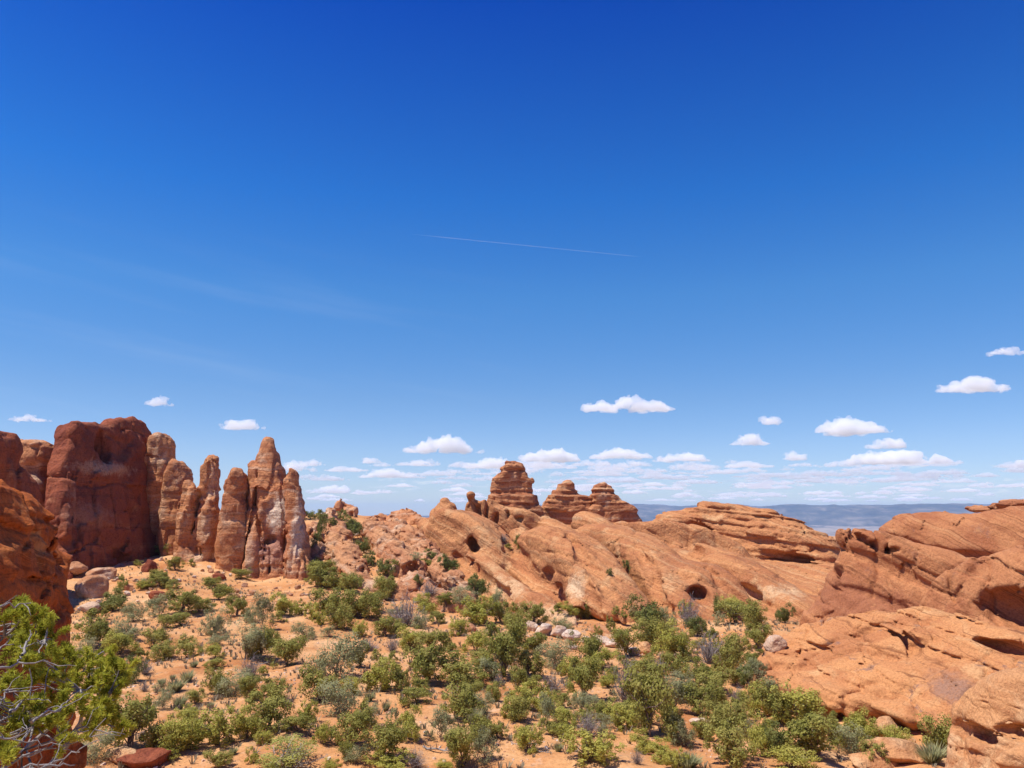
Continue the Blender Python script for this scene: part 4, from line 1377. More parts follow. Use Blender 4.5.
patch(0, 576, [('d', 450, 142, 110, 85), ('j', 410, 172, 40, 38), ('j', 490, 55, 40, 34), ('g', 575, 50, 60, 30), ('j', 632, 46, 66, 50), ('j', 690, 55, 50, 38),
    ('g', 360, 285, 130, 135), ('g', 532, 182, 90, 70), ('g', 640, 157, 110, 75), ('j', 730, 147, 120, 85), ('j', 795, 142, 90, 62), ('j', 660, 207, 66, 50), ('j', 725, 197, 76, 52),
    ('g', 860, 235, 112, 112), ('j', 947, 162, 76, 74), ('j', 872, 96, 96, 72), ('g', 1000, 182, 66, 62), ('g', 497, 250, 112, 74), ('y', 472, 312, 132, 84), ('g', 332, 345, 66, 92),
    ('j', 617, 292, 84, 78), ('j', 657, 332, 84, 64), ('j', 750, 327, 112, 76), ('g', 866, 280, 74, 44), ('y', 858, 327, 66, 52), ('j', 857, 371, 62, 40), ('g', 985, 332, 150, 140), ('s', 1000, 402, 96, 84),
    ('d', 520, 427, 86, 92), ('s', 577, 392, 74, 64), ('g', 562, 342, 54, 50), ('j', 866, 472, 96, 92), ('g', 932, 482, 112, 98), ('j', 1003, 492, 92, 92), ('s', 577, 462, 44, 44), ('g', 632, 462, 62, 46),
    ('b', 700, 462, 84, 50), ('b', 747, 422, 66, 44), ('g', 655, 532, 66, 74), ('b', 717, 532, 62, 54), ('j', 782, 512, 66, 54), ('b', 842, 527, 34, 24), ('j', 517, 692, 170, 190), ('y', 990, 647, 96, 112),
    ('y', 757, 592, 92, 64), ('g', 702, 702, 124, 118), ('y', 742, 692, 132, 104), ('y', 867, 672, 152, 130), ('j', 617, 692, 66, 86), ('y', 692, 737, 46, 42), ('j', 872, 768, 96, 66), ('y', 1006, 747, 44, 52),
    ('g', 365, 745, 124, 110), ('b', 606, 545, 40, 26), ('b', 690, 415, 30, 22), ('b', 775, 365, 40, 26), ('b', 930, 715, 44, 30), ('s', 570, 655, 60, 50)])
patch(256, 576, [('j', 270, 47, 112, 82), ('j', 372, 52, 92, 62), ('g', 322, 52, 66, 48), ('y', 112, 157, 96, 84), ('j', 172, 152, 54, 52), ('j', 302, 152, 146, 94), ('y', 220, 172, 54, 60), ('y', 254, 197, 52, 58), ('j', 330, 212, 106, 94),
    ('j', 422, 167, 122, 104), ('j', 482, 142, 66, 80), ('j', 516, 97, 84, 82), ('s', 692, 82, 106, 66), ('y', 672, 142, 94, 64), ('s', 600, 202, 160, 132), ('g', 562, 162, 64, 54), ('g', 656, 207, 74, 66), ('j', 762, 122, 64, 52), ('g', 830, 112, 84, 64),
    ('d', 882, 92, 74, 92), ('y', 886, 192, 132, 102), ('g', 976, 152, 74, 92), ('j', 912, 152, 62, 54), ('j', 90, 187, 52, 42), ('g', 22, 212, 84, 140), ('g', 190, 252, 92, 62), ('y', 414, 244, 64, 60), ('g', 292, 246, 62, 42), ('j', 520, 242, 84, 72), ('j', 556, 242, 66, 62),
    ('y', 616, 292, 102, 82), ('s', 546, 302, 64, 62), ('j', 690, 292, 94, 74), ('y', 811, 237, 66, 60), ('j', 722, 192, 62, 48), ('g', 884, 302, 92, 74), ('j', 770, 302, 62, 42), ('j', 122, 357, 152, 112), ('g', 52, 282, 74, 64), ('j', 12, 332, 92, 112),
    ('g', 332, 402, 190, 152), ('j', 416, 362, 74, 82), ('j', 486, 357, 42, 58), ('j', 551, 347, 46, 42), ('s', 452, 302, 92, 52), ('j', 686, 427, 152, 178), ('j', 802, 432, 182, 112), ('y', 26, 397, 42, 36), ('y', 502, 462, 132, 122), ('j', 580, 462, 64, 80), ('g', 660, 457, 64, 44),
    ('s', 970, 442, 54, 52), ('j', 990, 402, 150, 200), ('j', 252, 502, 132, 122), ('g', 332, 562, 132, 142), ('j', 62, 502, 84, 84), ('s', 122, 522, 64, 62), ('j', 42, 622, 152, 152), ('y', 206, 592, 66, 84), ('g', 376, 472, 74, 62), ('j', 440, 562, 54, 62), ('b', 452, 502, 54, 42), ('b', 520, 542, 44, 42),
    ('j', 600, 522, 54, 52), ('j', 642, 512, 92, 62), ('j', 802, 572, 132, 152), ('b', 870, 607, 84, 76), ('g', 740, 652, 104, 112), ('y', 612, 652, 94, 112), ('g', 546, 592, 44, 72), ('y', 1012, 572, 54, 84), ('j', 392, 682, 142, 142), ('g', 442, 602, 84, 82), ('y', 265, 672, 62, 72), ('g', 162, 622, 112, 62),
    ('Y', 122, 770, 242, 118), ('y', 32, 667, 62, 42), ('j', 502, 732, 152, 132), ('j', 356, 732, 62, 62), ('g', 404, 752, 84, 66), ('y', 540, 772, 142, 64), ('j', 830, 762, 132, 152), ('g', 922, 742, 104, 112), ('s', 640, 770, 92, 84), ('y', 752, 767, 62, 28), ('y', 302, 767, 62, 32), ('b', 618, 468, 28, 24), ('b', 110, 90, 30, 24)])
patch(512, 576, [('j', 87, 197, 104, 84), ('j', 16, 162, 42, 52), ('g', 206, 222, 72, 54), ('j', 12, 282, 84, 122), ('j', 102, 312, 104, 82), ('j', 62, 402, 112, 112), ('g', 172, 372, 112, 112), ('j', 302, 352, 104, 114), ('y', 352, 367, 102, 72), ('y', 232, 412, 84, 82), ('j', 287, 492, 122, 152),
    ('s', 162, 462, 112, 72), ('j', 22, 462, 74, 92), ('y', 66, 532, 112, 92), ('j', 22, 582, 92, 92), ('g', 142, 592, 64, 112), ('j', 200, 532, 64, 64), ('y', 202, 592, 92, 66), ('y', 216, 642, 84, 64), ('b', 185, 702, 46, 36), ('y', 62, 702, 104, 92), ('b', 50, 642, 52, 42), ('s', 302, 642, 112, 102), ('g', 366, 637, 64, 72),
    ('y', 322, 742, 202, 112), ('j', 396, 217, 34, 52), ('j', 346, 242, 32, 42), ('j', 456, 322, 92, 112), ('d', 542, 212, 122, 122), ('g', 626, 202, 64, 72), ('s', 712, 202, 114, 122), ('d', 742, 242, 74, 74), ('d', 822, 162, 34, 82), ('j', 892, 192, 112, 92), ('j', 972, 202, 94, 92), ('j', 982, 292, 104, 92), ('j', 562, 292, 132, 114),
    ('g', 642, 332, 122, 142), ('s', 456, 512, 132, 180), ('s', 592, 402, 92, 72), ('g', 542, 422, 112, 82), ('j', 662, 402, 84, 82), ('s', 792, 352, 162, 132), ('j', 882, 382, 122, 132), ('j', 742, 422, 112, 82), ('d', 952, 442, 84, 92), ('j', 547, 642, 172, 252), ('y', 442, 612, 122, 92), ('g', 652, 542, 112, 142),
    ('j', 747, 557, 132, 112), ('j', 832, 542, 92, 112), ('s', 906, 512, 74, 72), ('y', 986, 562, 112, 122), ('j', 652, 662, 84, 112), ('g', 682, 682, 92, 112), ('y', 602, 742, 112, 74), ('y', 522, 702, 92, 72), ('s', 502, 752, 62, 62), ('g', 872, 747, 172, 172), ('y', 1000, 722, 92, 152), ('b', 702, 767, 122, 52), ('y', 655, 770, 90, 70), ('j', 800, 470, 110, 90), ('g', 690, 470, 90, 90), ('b', 40, 640, 36, 30)])
patch(768, 576, [('d', 66, 187, 62, 72), ('j', 32, 592, 104, 142), ('g', 132, 592, 162, 132), ('d', 32, 722, 112, 132), ('j', 192, 732, 222, 172), ('y', 372, 682, 124, 122), ('g', 332, 702, 112, 102), ('j', 702, 722, 132, 142), ('g', 502, 692, 102, 82), ('y', 92, 770, 142, 74), ('b', 652, 747, 122, 72), ('g', 432, 762, 110, 90), ('j', 250, 650, 90, 90)])
patch(256, 400, [('j', 262, 702, 112, 64), ('j', 252, 747, 92, 52), ('j', 376, 767, 84, 62), ('j', 516, 767, 74, 60), ('d', 262, 482, 52, 42), ('d', 222, 477, 44, 32), ('d', 345, 480, 50, 40), ('d', 380, 512, 60, 44), ('d', 392, 562, 60, 70), ('d', 430, 612, 62, 60), ('d', 452, 662, 54, 52), ('d', 526, 702, 72, 62),
    ('d', 262, 542, 32, 82), ('d', 240, 590, 34, 60), ('d', 696, 632, 42, 36), ('j', 690, 662, 62, 26), ('d', 770, 682, 72, 62), ('d', 882, 762, 62, 54), ('s', 990, 567, 42, 34), ('j', 1006, 597, 32, 22), ('j', 556, 662, 34, 24), ('d', 646, 742, 32, 42), ('d', 195, 475, 40, 30), ('d', 300, 500, 44, 30), ('g', 640, 640, 40, 30)])
patch(512, 400, [('d', 28, 592, 42, 52), ('d', 467, 692, 42, 50), ('d', 390, 702, 22, 28)])
patch(0, 400, [('j', 625, 622, 44, 40), ('j', 700, 682, 62, 52), ('j', 665, 607, 32, 32), ('j', 550, 662, 34, 22), ('j', 632, 732, 72, 50), ('g', 577, 747, 54, 32), ('j', 490, 742, 32, 42), ('g', 690, 752, 52, 40), ('j', 770, 662, 32, 26), ('j', 850, 742, 62, 32), ('j', 962, 717, 62, 42)])

SPEC = {'j': ('juniper_tree', 'tree', 'green juniper', 'green junipers across the valley floor'),
        'd': ('juniper_tree', 'tree', 'dark juniper', 'dark junipers against the rocks'),
        'y': ('juniper_bush', 'bush', 'olive juniper bush', 'olive juniper bushes on the sand'),
        'g': ('desert_shrub', 'shrub', 'grey-green shrub', 'grey-green shrubs on the sand'),
        's': ('dry_shrub', 'shrub', 'leafless grey shrub', 'leafless grey shrubs on the sand'),
        'b': ('sage_tuft', 'sage tuft', 'small grey sage tuft', 'small sage tufts on the sand'),
        'Y': ('yellow_shrub', 'shrub', 'bright yellow-green shrub', None)}

# a third of the scrub marked grey is green on a closer look
PLANTS = [(('y' if n % 2 else 'j') if k == 'g' and n % 3 == 0 else k, *r_) for n, (k, *r_) in enumerate(PLANTS)]

# the thicket that fills the valley at centre right
_rt = np.random.default_rng(12)
for _ in range(600):
    x, y = _rt.uniform(470, 790), _rt.uniform(612, 742)
    if len(PLANTS) > 340 or (520 < x < 645 and 622 < y < 668) or (x > 735 and y < 640) or x - 735 > (y - 640) * 0.55 + 20:
        continue
    w = _rt.uniform(12, 27) * (0.7 + 0.5 * (y - 612) / 130)
    if min(math.hypot(a[1] - x, (a[2] - y) * 1.6) for a in PLANTS) > 0.62 * w + 3:
        PLANTS.append((str(_rt.choice(['j', 'j', 'j', 'y', 'g'])), x, y, w, w * _rt.uniform(0.7, 1.1)))

# landmarks that a place in the picture can be named by
def landmark(px, py):
    if py < 560 and px < 420:
        return 'on the rocky skyline slope' if px > 290 else 'among the pale rubble'
    if py < 600:
        if px < 215:
            return 'among rubble below the dark fin'
        if px < 305:
            return 'at the feet of the spires'
        if px < 430:
            return 'below the broken pink rib'
        if px < 640:
            return 'on the slickrock ridge'
        return 'near the mesa foot'
    colw = ['behind the pine' if py > 640 else 'below the dark fin', 'below the pillars', 'below the tall spire', 'below the pink ribs', 'below the tall butte', 'below the white ledge', 'below the arched hollow', 'beside the right slab']
    c = colw[min(7, int(np.searchsorted([150, 240, 330, 430, 530, 640, 735], px)))]
    b = ['far out', 'halfway back', 'fairly near', 'closest in'][int(np.searchsorted([632, 672, 718], py))]
    return b + ' ' + c


ORD = ['first', 'second', 'third', 'fourth', 'fifth', 'sixth', 'seventh', 'eighth', 'ninth', 'tenth', 'eleventh', 'twelfth', 'thirteenth', 'fourteenth', 'fifteenth']


def shape_word(w, h):
    a = h / w
    s = 'big' if w >= 32 else ('small' if w < 16 else '')
    f = 'low' if a < 0.62 else ('tall' if a > 1.12 else 'round')
    return (s + ' ' + f).strip()


def plant_labels(plants):
    keys = {}
    for i, (k, px, py, w, h) in enumerate(plants):
        keys.setdefault((k, '' if k in 'bY' else shape_word(w, h), landmark(px, py)), []).append(i)
    out = {}
    for (k, sw, lm), ids in keys.items():
        base = (sw + ' ' + SPEC[k][2]).strip()
        ids.sort(key=lambda i: plants[i][1])
        for n, i in enumerate(ids):
            if len(ids) == 1:
                out[i] = 'the only %s %s' % (base, lm)
            else:
                out[i] = '%s from left of %d %s %s' % (ORD[n], len(ids), base + ('es' if base.endswith('sh') else 's'), lm)
    return out


LAB = plant_labels(PLANTS)


def put_plants():
    r = np.random.default_rng(77)
    n = 0
    for i, (k, px, py, w, h) in enumerate(PLANTS):
        p, nor, ob = hit(px, min(py, 772))
        if p is None or p[1] > 260:
            print('no ground for plant', k, px, py)
            continue
        D = p[1]
        wm, hm = w * px_size(D), h * px_size(D)
        name, cat, _, grp = SPEC[k]
        g = r.uniform(1.0, 1.18)
        s = (wm * g, wm * g * r.uniform(0.9, 1.1), hm * 1.05)
        loc = (p[0], p[1], p[2] - 0.02 * hm)
        rz = r.uniform(0, 2 * math.pi)
        def place(o):
            o.location, o.scale, o.rotation_euler = loc, s, (0, 0, rz)
            tag(o, LAB[i], cat, grp)
        if k in 's':
            o = link(name, LIB['s'][r.integers(5)])
            place(o)
        elif k == 'b':
            o = link(name, LIB['b'][r.integers(4)])
            place(o)
        elif k == 'Y':
            o = bpy.data.objects.new(name, None)
            COL.objects.link(o)
            place(o)
            link('foliage', LIB['Y'][0], parent=o)
            link('stem', LIB['Ystem'], parent=o)
        else:
            big = w >= 15
            me, tr = LIB[k, 'big' if big else 'small'][r.integers(5 if big else 4)]
            if big:
                o = bpy.data.objects.new(name, None)
                COL.objects.link(o)
                place(o)
                link('crown' if k != 'g' else 'foliage', me, parent=o)
                link('trunk' if k != 'g' else 'stem', tr, parent=o)
            else:
                o = link(name, me)
                place(o)
        n += 1
    print('plants', n)


put_plants()

# ------------------------------------------------------------------ loose rocks
def boulder_mesh(seed, mat, flat_=0.6):
    """an angular block: planes cut off a ball, edges worn"""
    r = np.random.default_rng(seed)
    cuts = r.normal(size=(11, 3)) * np.array([1, 1, 0.8])
    cuts /= np.linalg.norm(cuts, axis=1, keepdims=True)
    dist = r.uniform(0.52, 0.92, 11)

    def fn(P):
        d = np.linalg.norm(P, axis=1) - 0.98
        for c, k in zip(cuts, dist):
            d = smax(d, P @ c.astype(np.float32) - k, 0.10)
        return d + 0.07 * fbm(P * 1.7 + seed, 3, seed) + 0.03 * fbm(P * 6, 2, seed + 2)
    V, Q = field_mesh(fn, (-1.15,) * 3, (1.15,) * 3, 0.085)
    V = V * np.array([0.5, 0.5, 0.5]) / np.abs(V).max(0)
    return mesh_from('boulder', V, Q, mat)


BOUL = {k: [boulder_mesh(s + 20 * i, m) for s in range(5)] for i, (k, m) in enumerate((('t', M_STONE), ('w', M_WHITE), ('s', M_CORNER), ('r', M_FIN)))}
_rb = np.random.default_rng(5)
DG = refresh()


def boulder(k, px, py, w, h, label, group=None, depth=None, rz=None):
    p, nor, ob = hit(px, py)
    if p is None or p[1] > 230:
        return
    s = px_size(p[1])
    o = link('boulder', BOUL[k][_rb.integers(5)])
    o.scale = (w * s * 1.1, (depth or w * 0.85) * s, h * s * 1.35)
    o.location = (p[0], p[1] + w * s * 0.25, p[2] + h * s * 0.35)
    o.rotation_euler = (_rb.uniform(-.15, .15), _rb.uniform(-.15, .15), rz if rz is not None else _rb.uniform(-0.5, 0.5))
    tag(o, label, 'boulder', group)


LED = 'white rocks of the pale ledge'
for i, (px, py, w, h) in enumerate(sorted([(531, 631, 13, 9), (544, 635, 18, 10), (558, 638, 17, 11), (572, 641, 18, 10), (586, 643, 11, 6), (600, 645, 20, 8), (613, 648, 15, 9), (573, 650, 9, 5), (538, 640, 10, 5), (624, 651, 12, 6), (592, 650, 10, 5), (520, 627, 10, 6), (634, 655, 13, 7)])):
    boulder('w', px, py, w, h, '%s from left of the white rocks forming the pale ledge below the ridge' % ORD[i], LED)
for k, px, py, w, h, lab in [
    ('w', 779, 650, 24, 13, 'pale rock wedged between the green bush and the foot of the brown headland'),
    ('s', 906, 764, 62, 18, 'flat tan boulder, wider of two at the bottom edge before the overhung boulder'),
    ('s', 876, 770, 44, 13, 'low tan boulder cut by the bottom edge, left of the wider flat one'),
    ('s', 892, 736, 26, 16, 'rounded tan rock in the shade under the slab overhang'),
    ('s', 908, 748, 24, 9, 'small tan rock behind the wide flat boulder'),
    ('s', 646, 654, 16, 11, 'square tan rock at the right end of the white ledge'),
    ('r', 157, 600, 20, 9, 'dark red flat rock lying among junipers below the dark fin'),
    ('r', 148, 572, 15, 12, 'reddish block leaning on the foot of the dark fin'),
    ('r', 218, 580, 13, 6, 'thin dark red slab at the foot of the bullet shaped pillar'),
    ('t', 86, 598, 30, 22, 'large tan block beside the near boulder, below the dark fin'),
    ('t', 96, 580, 28, 12, 'long tan block under the left foot of the dark fin'),
    ('w', 87, 612, 24, 9, 'white flat rock below the large tan block at left'),
    ('t', 73, 572, 20, 10, 'tan rock at the lower left corner of the dark fin'),
    ('r', 138, 770, 46, 14, 'red rock at the bottom edge right of the pine'),
    ('s', 122, 762, 40, 10, 'orange flat rock at the bottom edge touching the pine'),
    ('w', 702, 726, 22, 6, 'pale flat rock on sand between junipers at lower right'),
    ('t', 345, 678, 12, 5, 'small white stone behind a grey bush in mid valley'),
    ('s', 735, 607, 18, 6, 'orange rock shelf among junipers under the arched hollow'),
    ('t', 470, 632, 12, 8, 'brown stone at the ridge foot near the dark juniper')]:
    boulder(k, px, py, w, h, lab)

RUB = 'pale rubble blocks below the dark fin and spires'
for n in range(95):
    px = _rb.uniform(95, 240) if n < 75 else _rb.uniform(235, 320)
    py = _rb.uniform(552 if px > 150 else 574, 604) if n < 75 else _rb.uniform(586, 604)
    p, nor, ob = hit(px, py)
    if ob is None or ob.name != 'ground':
        continue
    w = _rb.uniform(2.2, 6.5) * (1.5 if _rb.random() < 0.12 else 1)
    boulder('w' if _rb.random() < 0.4 else 't', px, py, w, w * _rb.uniform(0.4, 0.75), 'small pale rubble block scattered below the dark fin and the spires', RUB)
SLR = 'loose stones on the middle slope'
for n in range(60):
    px, py = _rb.uniform(310, 480), _rb.uniform(520, 615)
    p, nor, ob = hit(px, py)
    if ob is None or ob.name not in ('ground',) or p[1] > 200:
        continue
    w = _rb.uniform(2.5, 7)
    boulder('w' if _rb.random() < 0.5 else 't', px, py, w, w * _rb.uniform(0.5, 0.8), 'loose pale stone on the slope between the spires and the ridge', SLR)

# ------------------------------------------------------------------ fallen wood
def log_mesh(seed):
    r = np.random.default_rng(seed)
    items = []
    p = wander((-0.5, 0, 0.05), (0.5, r.normal() * 0.1, 0.08), 8, r, 0.10)
    items.append(tube(p, np.linspace(0.035, 0.012, 8), 6))
    for k in range(7):
        st = p[r.integers(1, 7)]
        e = st + np.array([r.uniform(-0.05, 0.25), r.normal() * 0.16, r.uniform(0.02, 0.22)])
        items.append(tube(wander(st, e, 5, r, 0.12), np.linspace(0.014, 0.004, 5), 4))
    V, Q = joined(items)
    return mesh_from('fallen_branch', V, Q, GREYWOOD)


LOGS = [log_mesh(900 + k) for k in range(4)]
for n, (px, py, w, lab) in enumerate([
    (440, 752, 40, 'long grey fallen branch on sand near the bottom, left of centre'), (523, 745, 26, 'grey fallen branch right of the tall bushes near the bottom edge'),
    (492, 701, 14, 'short dark stick alone on bare sand in the middle'), (178, 626, 20, 'dark fallen branch in the gap between left junipers'),
    (545, 753, 16, 'grey stick beside an olive bush near the bottom'), (130, 688, 20, 'grey log on the sand right of the pine'),
    (255, 665, 24, 'pale fallen branch beside the round grey shrub'), (300, 672, 16, 'thin dead branch on the sand below the tall spire'),
    (640, 700, 20, 'weathered branch left of the tallest juniper'), (590, 700, 18, 'weathered branch on sand between olive bushes'),
    (420, 620, 26, 'fallen branch at the foot of the broken ribs'), (205, 730, 18, 'small dead branch on sand below the left bushes')]):
    p, nor, ob = hit(px, py)
    o = link('fallen_branch', LOGS[n % 4], p)
    s = w * px_size(p[1])
    o.scale = (s, s, s * 0.9)
    o.rotation_euler = (0, 0, _rb.uniform(-0.6, 0.6) + (math.pi if n % 2 else 0))
    tag(o, lab, 'dead branch', 'fallen branches on the valley floor')


# ------------------------------------------------------------------ ground cover nobody could count
def scatter(n, seed, dens):
    """points on open ground, thicker where DENS says, and not under the rocks"""
    r = np.random.default_rng(seed)
    out = []
    while len(out) < n:
        m = 4000
        D = 42 * (175 / 42) ** (r.random(m) ** 0.8)
        u = r.uniform(-0.66, 0.66, m)
        X, Y = u * D, D
        P = np.stack([X, Y, np.zeros(m)], 1)
        keep = r.random(m) < np.clip(dens(P), 0, 1)
        for x, y in zip(X[keep], Y[keep]):
            ok, loc, nor, _, ob, _ = scene.ray_cast(DG, Vector((x, y, 60)), Vector((0, 0, -1)))
            if ok and ob.name == 'ground':
                out.append(tuple(loc))
        if len(out) >= n:
            break
    return np.array(out[:n]), r


def build_cover():
    pts, r = scatter(5200, 31, lambda P: 0.5 + 0.9 * fbm(P / 7.0, 3, 2))
    k = 9
    n = len(pts)
    c = np.repeat(pts, k, 0)
    hgt = np.repeat(r.uniform(0.10, 0.42, n), k) * r.uniform(0.6, 1.1, n * k)
    a = r.uniform(0, 2 * math.pi, n * k)
    sp = hgt * r.uniform(0.2, 0.9, n * k)
    base = c + np.stack([np.cos(a), np.sin(a), np.zeros(n * k)], 1) * (0.35 * sp)[:, None]
    tip = c + np.stack([np.cos(a) * sp, np.sin(a) * sp, hgt], 1)
    w = np.stack([-np.sin(a + .8), np.cos(a + .8), np.zeros(n * k)], 1) * (hgt * 0.14)[:, None]
    V = np.stack([base - w, base + w, tip + w * 0.5, tip - w * 0.5], 1).reshape(-1, 3)
    V[:, 2] -= 0.01
    m = leaf_mat('dry_ground_cover', [(0.20, 0.165, 0.10), (0.30, 0.255, 0.17), (0.42, 0.37, 0.25)], 0.2)
    me = mesh_from('dry_grass', V, np.arange(len(V)).reshape(-1, 4), m, False)
    set_tint(me, np.repeat(r.random(n), k) * 0.7 + r.random(n * k) * 0.3)
    tag(link('dry_grass', me), kind='stuff')

    pts, r = scatter(7000, 37, lambda P: 0.35 + 0.9 * fbm(P / 5.0 + 9, 3, 5))
    n = len(pts)
    cube = np.array([[-1, -1, -1], [1, -1, -1], [1, 1, -1], [-1, 1, -1], [-1, -1, 1], [1, -1, 1], [1, 1, 1], [-1, 1, 1]], float)
    fq = np.array([[0, 3, 2, 1], [4, 5, 6, 7], [0, 1, 5, 4], [1, 2, 6, 5], [2, 3, 7, 6], [3, 0, 4, 7]])
    s = 0.035 + 0.16 * r.random(n) ** 4
    a = r.uniform(0, math.pi, n)
    v = cube[None] * r.uniform(0.45, 1, (n, 8, 3)) * np.array([1, 0.8, 0.55])
    v[:, 4:, :2] *= 0.65
    v = v * s[:, None, None]
    x = v[..., 0] * np.cos(a)[:, None] - v[..., 1] * np.sin(a)[:, None]
    y = v[..., 0] * np.sin(a)[:, None] + v[..., 1] * np.cos(a)[:, None]
    V = np.stack([x, y, v[..., 2]], -1) + pts[:, None] + np.array([0, 0, 0.015])
    Q = fq[None] + (np.arange(n) * 8)[:, None, None]
    m, t, b = new_mat('gravel')
    ge = t.node('ShaderNodeNewGeometry')
    t.put(b.inputs['Base Color'], t.ramp(ge.outputs['Random Per Island'], [(0.0, (0.28, 0.13, 0.07)), (0.4, (0.46, 0.25, 0.14)), (0.8, (0.60, 0.42, 0.29)), (1.0, (0.68, 0.58, 0.48))]))
    tag(link('gravel', mesh_from('gravel', V.reshape(-1, 3), Q.reshape(-1, 4), m, False)), kind='stuff')


build_cover()


# ------------------------------------------------------------------ the pine close to the camera at the left
def build_pine():
    r = np.random.default_rng(3)
    root = bpy.data.objects.new('pinyon_pine', None)
    COL.objects.link(root)
    bx, by = -4.75, 5.9
    bz = float(ground_z(np.array([bx]), np.array([by]))[0]) - 0.1
    root.location = (bx, by, bz)
    tag(root, 'bright green pine with bare grey twigs in the bottom left corner', 'pine tree')
    base = np.array([bx, by, bz])
    spots = []
    for px, py, D in [(8, 622, 6.2), (24, 618, 6.3), (42, 624, 6.3), (50, 640, 6.2), (33, 640, 6.0), (12, 646, 6.0), (46, 656, 6.0), (27, 664, 5.9), (8, 678, 5.8), (50, 672, 6.0), (62, 662, 6.4), (75, 674, 6.3), (86, 668, 6.5),
                      (96, 664, 6.6), (106, 658, 6.7), (111, 668, 6.6), (121, 674, 6.5), (70, 690, 6.2), (85, 690, 6.2), (100, 684, 6.3), (112, 692, 6.4), (121, 688, 6.4), (81, 705, 6.0), (95, 702, 6.1), (62, 705, 5.9), (40, 705, 5.7),
                      (28, 714, 5.6), (36, 726, 5.6), (50, 722, 5.7), (20, 735, 5.5), (8, 716, 5.6), (108, 714, 6.2), (99, 722, 6.1), (4, 764, 5.3), (115, 726, 6.2), (90, 735, 6.0), (-20, 630, 6.1), (-35, 655, 6.0), (-15, 665, 5.9), (-30, 690, 5.8),
                      (-25, 720, 5.6), (-60, 640, 6.2), (-80, 670, 6.0), (-50, 700, 6.0), (-12, 700, 5.6), (58, 652, 6.3), (16, 632, 6.4), (36, 680, 6.0), (18, 690, 5.8), (-10, 745, 5.4), (22, 606, 6.5), (60, 740, 5.6)]:
        for k in range(3):
            spots.append(W(px + r.normal() * 3.5, py + r.normal() * 3.5, D + r.normal() * 0.12))
    spots = np.array(spots)
    # trunk and limbs
    top = base + np.array([0.35, 0.2, 3.1])
    tr = wander(base - np.array([0, 0, 0.2]), top, 9, r, 0.08)
    V, Q = tube(tr, np.linspace(0.13, 0.03, 9), 8)
    link('trunk', mesh_from('trunk', V - base, Q, GREYWOOD), parent=root)
    limbs = []
    for px, py, D, h in [(45, 640, 6.2, 0.75), (118, 676, 6.5, 0.55), (100, 715, 6.2, 0.45), (20, 625, 6.4, 0.85), (35, 722, 5.6, 0.5), (80, 690, 6.1, 0.6), (-40, 660, 6.0, 0.8), (60, 738, 5.7, 0.4)]:
        st = tr[int(h * 8)]
        e = W(px, py, D)
        q = wander(st, e, 12, r, 0.16)
        q[:, 2] -= 0.10 * np.sin(np.linspace(0, math.pi, 12))
        limbs.append(q)
    items = [tube(q, np.linspace(0.035, 0.008, 12), 6) for q in limbs]
    allp = np.concatenate([q[3:] for q in limbs])
    for s in spots:      # a twig out to each tuft
        k = np.argmin(np.linalg.norm(allp - s, axis=1) + r.random(len(allp)) * 0.12)
        items.append(tube(wander(allp[k], s, 6, r, 0.12), np.linspace(0.009, 0.0035, 6), 4))
    V, Q = joined(items)
    link('branch', mesh_from('branch', V - base, Q, GREYWOOD), parent=root)
    # dead grey twigs
    items = []
    for a, b, n in [((-20, 618, 5.2), (31, 603, 5.6), 2), ((-20, 655, 5.2), (14, 644, 5.4), 2), ((-20, 672, 5.2), (48, 661, 5.5), 2), ((-20, 768, 5.3), (62, 742, 5.6), 4), ((-20, 780, 5.2), (106, 718, 5.8), 5), ((-10, 690, 5.5), (20, 712, 5.6), 2),
                    ((-10, 735, 5.4), (45, 700, 5.7), 4), ((0, 775, 5.2), (80, 752, 5.4), 4), ((10, 712, 5.3), (30, 690, 5.5), 4), ((-20, 745, 5.0), (30, 732, 5.2), 4), ((20, 770, 5.0), (75, 765, 5.2), 4),
                    ((30, 720, 5.3), (68, 700, 5.6), 4), ((22, 655, 5.5), (30, 630, 5.7), 2), ((-10, 720, 5.2), (12, 690, 5.4), 4)]:
        q = wander(W(*a), W(*b), 12, r, 0.14)
        items.append(tube(q, np.linspace(0.0105, 0.003, 12), 5))
        for k in range(n):
            st = q[r.integers(3, 11)]
            e = st + r.normal(size=3) * np.array([0.13, 0.10, 0.10]) + (q[-1] - q[0]) * 0.15
            items.append(tube(wander(st, e, 6, r, 0.16), np.linspace(0.0045, 0.0015, 6), 4))
    V, Q = joined(items)
    link('bare_twig', mesh_from('bare_twig', V - base, Q, GREYWOOD), parent=root)
    # needles, in brushes round the last inches of each twig
    A, N_, L, Tn = [], [], [], []
    for s in spots:
        for k in range(r.integers(2, 4)):
            ax = r.normal(size=3) * 0.6 + np.array([0.35, 0, 0.9])
            ax /= np.linalg.norm(ax)
            o = s + r.normal(size=3) * 0.028
            ln = r.uniform(0.06, 0.12)
            m = 130
            tt = r.random(m)
            d = r.normal(size=(m, 3))
            d -= (d @ ax)[:, None] * ax * 0.75
            d /= np.linalg.norm(d, axis=1, keepdims=True)
            d = d + ax * 0.55
            d /= np.linalg.norm(d, axis=1, keepdims=True)
            A.append(o + ax * (tt * ln)[:, None])
            N_.append(d)
            L.append(r.uniform(0.028, 0.046, m))
            Tn.append(np.clip(r.uniform(0.1, 0.7) + r.uniform(-0.2, 0.3, m), 0, 1))
    A, d, L, Tn = np.concatenate(A), np.concatenate(N_), np.concatenate(L), np.concatenate(Tn)
    side = np.cross(d, r.normal(size=d.shape))
    side /= np.linalg.norm(side, axis=1, keepdims=True)
    side *= 0.0030
    e = A + d * L[:, None]
